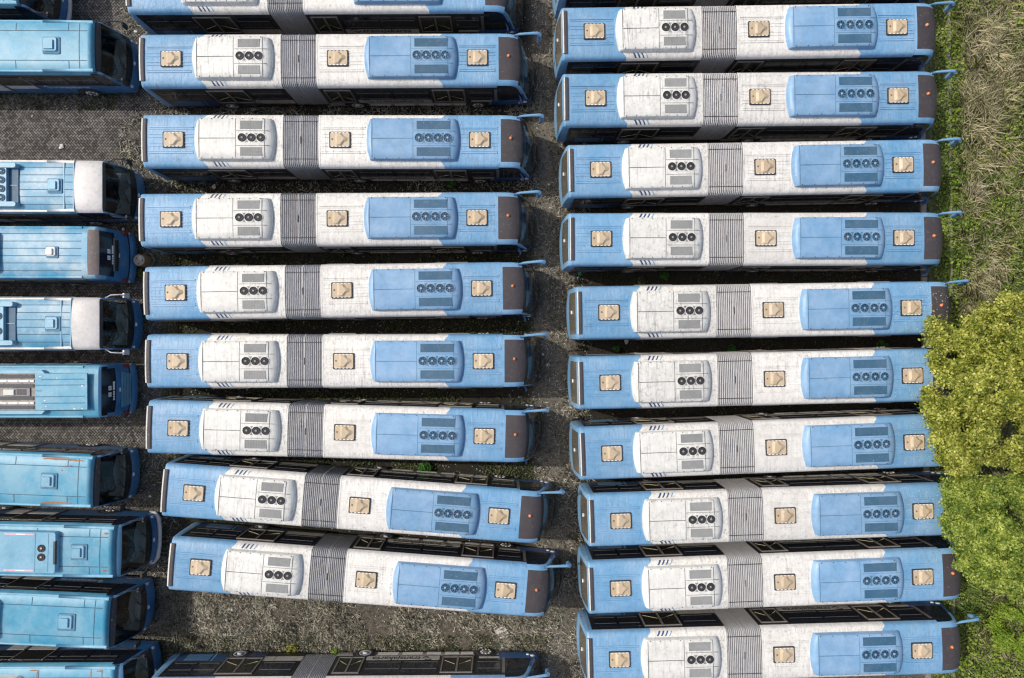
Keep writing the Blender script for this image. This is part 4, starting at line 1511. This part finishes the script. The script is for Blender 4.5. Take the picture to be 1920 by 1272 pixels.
# --- leaves fallen on the roofs under the trees
V = []
for o in list(COL.objects):
    if o.name.startswith('articulated_bus') and o.location.x > 8 and -11 < o.location.y < 2:
        n = 150
        lx = 8.2 - RNG.exponential(1.6, n).clip(0, 4.6)
        ly = RNG.uniform(-1.02, 1.02, n)
        rz = o.rotation_euler.z
        zz = np.where(np.abs(lx - 6.39) < .52, np.where(np.abs(ly) < .40, 3.30, 3.125), 3.125) - np.where(lx > 7.9, .10, 0) - np.abs(ly) ** 2 * .03
        P = np.stack([o.location.x + lx * math.cos(rz) - ly * math.sin(rz), o.location.y + lx * math.sin(rz) + ly * math.cos(rz), zz], 1)
        V.append(leaves(P, .032, None, .15, .5))
o = quads_mesh('fallen_leaves', np.concatenate(V), 'straw')
tag(o, 'dry leaves fallen on the bus roofs beside the trees', 'leaves', kind='stuff')

# --- single plants that stand out in the gaps


def plant(u, v, rad, hgt, mat, label, leaf=.09, n=70):
    p = at(u, v, hgt * .6)
    root = thing('weed_plant', label, 'plant', (p.x, p.y, 0), random.uniform(0, 6), 'self-sown plants between the buses')
    st = MB()
    for k in range(6):
        a = k * 1.05 + random.uniform(-.3, .3)
        st.tube([(0, 0, 0), (rad * .4 * math.cos(a), rad * .4 * math.sin(a), hgt * .7), (rad * .9 * math.cos(a), rad * .9 * math.sin(a), hgt * .85)], [.012, .009, .004], mat, 5)
    st.build('stem', root)
    a = RNG.uniform(0, 6.28, n); r = rad * np.sqrt(RNG.random(n))
    P = np.stack([r * np.cos(a), r * np.sin(a), hgt * (1.0 - .5 * (r / rad) ** 2) * RNG.uniform(.55, 1.05, n)], 1)
    quads_mesh('foliage', leaves(P, leaf, None, .45, .5), mat, root)


plant(797, 881, .36, .5, 'plant_green', 'broad leafed green plant above the upper tilted bus', .12, 80)
plant(1246, 516, .24, .35, 'plant_green', 'round green plant between the fourth and fifth verge buses', .08)
plant(1204, 527, .22, .2, 'weed_green', 'dull low plant left of the round green one between the same two buses', .07)
plant(1156, 655, .18, .4, 'plant_green', 'tall thin green plant in the dark gap near the aisle', .08, 40)
plant(1655, 650, .3, .4, 'plant_green', 'leafy green plant in the dark gap close to the tree', .09)
plant(1372, 655, .22, .3, 'plant_green', 'small green plant in the gap beneath a bellows', .07)
plant(627, 1226, .18, .45, 'leaf_bright', 'vivid green weed at the wheel of the bottom bus', .10, 45)
plant(546, 1218, .30, .35, 'plant_yellow', 'yellowing weed in the dry strip by the bottom bus', .07, 80)
plant(264, 512, .20, .45, 'plant_yellow', 'spindly yellow green plant below the rusty drum', .10, 26)
plant(845, 345, .20, .3, 'plant_green', 'dark green plant below the wheels of the third middle bus from the top', .08)

# ------------------------------------------------------------------ loose things on the ground
# rusty drum
c = at(260.5, 488, .88)
dr = thing('drum', 'rusty steel drum with a holed lid beside the tail-first bus', 'drum', (c.x, c.y, 0))
m = MB()
m.lathe([(.001, 0), (.285, 0), (.29, .02), (.285, .28), (.297, .30), (.285, .32), (.285, .58), (.297, .60), (.285, .62), (.285, .86), (.295, .88), (.27, .885)], (0, 0, 0), 'z', 'rust', 26)
m.build('barrel', dr)
m = MB()
m.lathe([(.275, .868), (.26, .862), (.001, .866)], (0, 0, 0), 'z', 'litter_tan', 26)
for a, b in ((-.13, .09), (.16, -.02), (-.02, -.18)):
    m.lathe([(.035, .866), (.03, .872), (.001, .872)], (a, b, 0), 'z', 'seam_dark', 10)
m.prism([(-.02, .02), (.05, -.03), (.14, .06), (.12, .18), (.02, .22), (-.04, .12)], .864, .869, 'litter_white')
m.build('lid', dr)
# coil of wire next to it
c = at(277, 488, .1)
m = MB()
for k in range(4):
    r = .24 + .03 * k
    m.tube([(r * math.cos(a * .42 + k) * (1 + .08 * math.sin(3 * a + k)), r * 1.1 * math.sin(a * .42 + k), .03 + .03 * k + .02 * math.sin(a * 1.3 + k)) for a in range(15)], .011, 'wire', 5)
o = m.build('wire_coil', None)
o.location = (c.x, c.y, 0)
tag(o, 'loose coil of grey wire on the ground touching the rusty drum', 'wire')

# the speckled board and other litter
c = at(940, 1186, .05)
m = MB()
m.prism([(-.36, .10), (-.02, -.38), (.30, -.22), (.36, -.02), (.16, .37), (-.06, .28)], 0, .025, 'board', .004)
for k in range(7):
    a, b = random.uniform(-.2, .22), random.uniform(-.2, .2)
    m.prism([(a + .04 * math.cos(q), b + .03 * math.sin(q)) for q in (0, 1.2, 2.5, 3.6, 5)], .024, .029, 'soot' if 'soot' in MAT else 'fairing_worn')
o = m.build('board', None)
o.location = (c.x, c.y, .08); o.rotation_euler = (R(3), R(-2), 0)
tag(o, 'speckled grey white board lying on the weeds by the aisle', 'board')


def scrap(u, v, size, mat, label, flat=.35):
    c = at(u, v, .05)
    m = MB()
    n = 7
    rings = []
    for zz, k in ((0, .8), (.5, 1.0), (1.0, .55)):
        rings.append([(size * k * (.65 + .6 * random.random()) * math.cos(2 * math.pi * j / n), size * k * (.5 + .5 * random.random()) * math.sin(2 * math.pi * j / n), size * flat * zz * (.7 + .6 * random.random())) for j in range(n)])
    i = m.add([p for r in rings for p in r])
    for r in range(2):
        for j in range(n):
            m.face((i + r * n + j, i + r * n + (j + 1) % n, i + (r + 1) * n + (j + 1) % n, i + (r + 1) * n + j), mat)
    m.face([i + 2 * n + j for j in range(n)], mat)
    o = m.build('litter_scrap', None)
    o.location = (c.x, c.y, .03)
    o.rotation_euler = (0, 0, random.uniform(0, 6))
    tag(o, label, 'litter', 'scraps of litter on the ground', 'thing')


for a in ((919, 1207, .11, 'litter_tan', 'flat tan scrap just left below the speckled board'),
          (902, 1216, .10, 'litter_white', 'white scrap at the front wheel of the bottom bus'),
          (791, 1157, .10, 'litter_white', 'crumpled white scrap in the dry strip below the lower tilted bus, towards its nose'),
          (742, 1168, .10, 'litter_tan', 'pale tan scrap in the middle of the dry strip'),
          (869, 1177, .09, 'litter_white', 'white scrap in the dry strip left of the speckled board'),
          (948, 1203, .08, 'litter_white', 'small white scrap just right below the speckled board'),
          (812, 1197, .06, 'litter_white', 'tiny white scrap halfway between tilted bus and bottom bus'),
          (434, 1142, .14, 'litter_white', 'larger pale scrap at the left of the dry strip'),
          (508, 1135, .08, 'litter_white', 'pale scrap close under the bellows of the lower tilted bus'),
          (401, 350, .13, 'litter_white', 'crumpled white bag below the third middle bus from the top'),
          (193, 203, .09, 'litter_white', 'white scrap on the paving below the lettered bus'),
          (115, 275, .15, 'litter_white', 'pale splashed rag on the empty paving'),
          (60, 218, .08, 'litter_tan', 'small brown lump on the empty paving near the picture edge'),
          (254, 59, .09, 'litter_white', 'white scrap in the straw right of the lettered bus nose'),
          (231, 430, .10, 'litter_white', 'white scrap between the white capped bus and the tail-first bus'),
          (1087, 512, .13, 'green_plastic', 'bright green plastic scrap by the tail of a verge bus'),
          (1175, 641, .15, 'litter_white', 'white torn bag in the gap below the bus the tree begins to cover'),
          (1027, 684, .11, 'litter_white', 'white bag in the aisle right of a bus nose'),
          (1018, 665, .07, 'litter_white', 'small white bit in the aisle just above the white bag'),
          (288, 909, .07, 'litter_white', 'white bit left of the upper tilted bus tail, higher of two'),
          (281, 931, .08, 'litter_white', 'white bit left of the upper tilted bus tail, lower of two'),
          (1071, 1028, .08, 'litter_white', 'pale stone in the aisle beside the lower tilted bus nose'),
          (1029, 346, .06, 'litter_white', 'white bit in the aisle level with the third middle bus'),
          (296, 1062, .07, 'litter_white', 'white bit right of the bus with the pale bumper'),
          (301, 1137, .07, 'litter_white', 'white bit right of the slanting plain bus')):
    scrap(*a)

# ------------------------------------------------------------------ camera, sun, sky
cam = bpy.data.cameras.new('camera')
cam.sensor_width = 36
cam.lens = 36 * F / 1920
cam.clip_end = 600
co = bpy.data.objects.new('camera', cam)
co.location = (0, 0, H)
co.rotation_euler = (0, -TH, 0)
COL.objects.link(co)
S.camera = co

SUN = Vector((-.82, .26, 1.0)).normalized()
sl = bpy.data.lights.new('sun', 'SUN')
sl.energy = 2.35
sl.angle = R(.6)
sl.color = (1.0, .955, .87)
so = bpy.data.objects.new('sun', sl)
so.rotation_euler = SUN.to_track_quat('Z', 'Y').to_euler()
COL.objects.link(so)

w = bpy.data.worlds.new('World')
S.world = w
w.use_nodes = True
nt_ = w.node_tree
sky = nt_.nodes.new('ShaderNodeTexSky')
sky.sky_type = 'NISHITA'
sky.sun_disc = False
sky.sun_elevation = math.asin(SUN.z)
sky.sun_rotation = math.atan2(SUN.x, SUN.y)
sky.dust_density = 4.0
sky.ozone_density = .4
bg = nt_.nodes['Background']
nt_.links.new(sky.outputs[0], bg.inputs[0])
bg.inputs[1].default_value = .13

S.cycles.filter_width = 1.25
vs = S.view_settings
vs.view_transform = 'Standard'
vs.look = 'None'
vs.exposure = 0.2
vs.gamma = 1.0
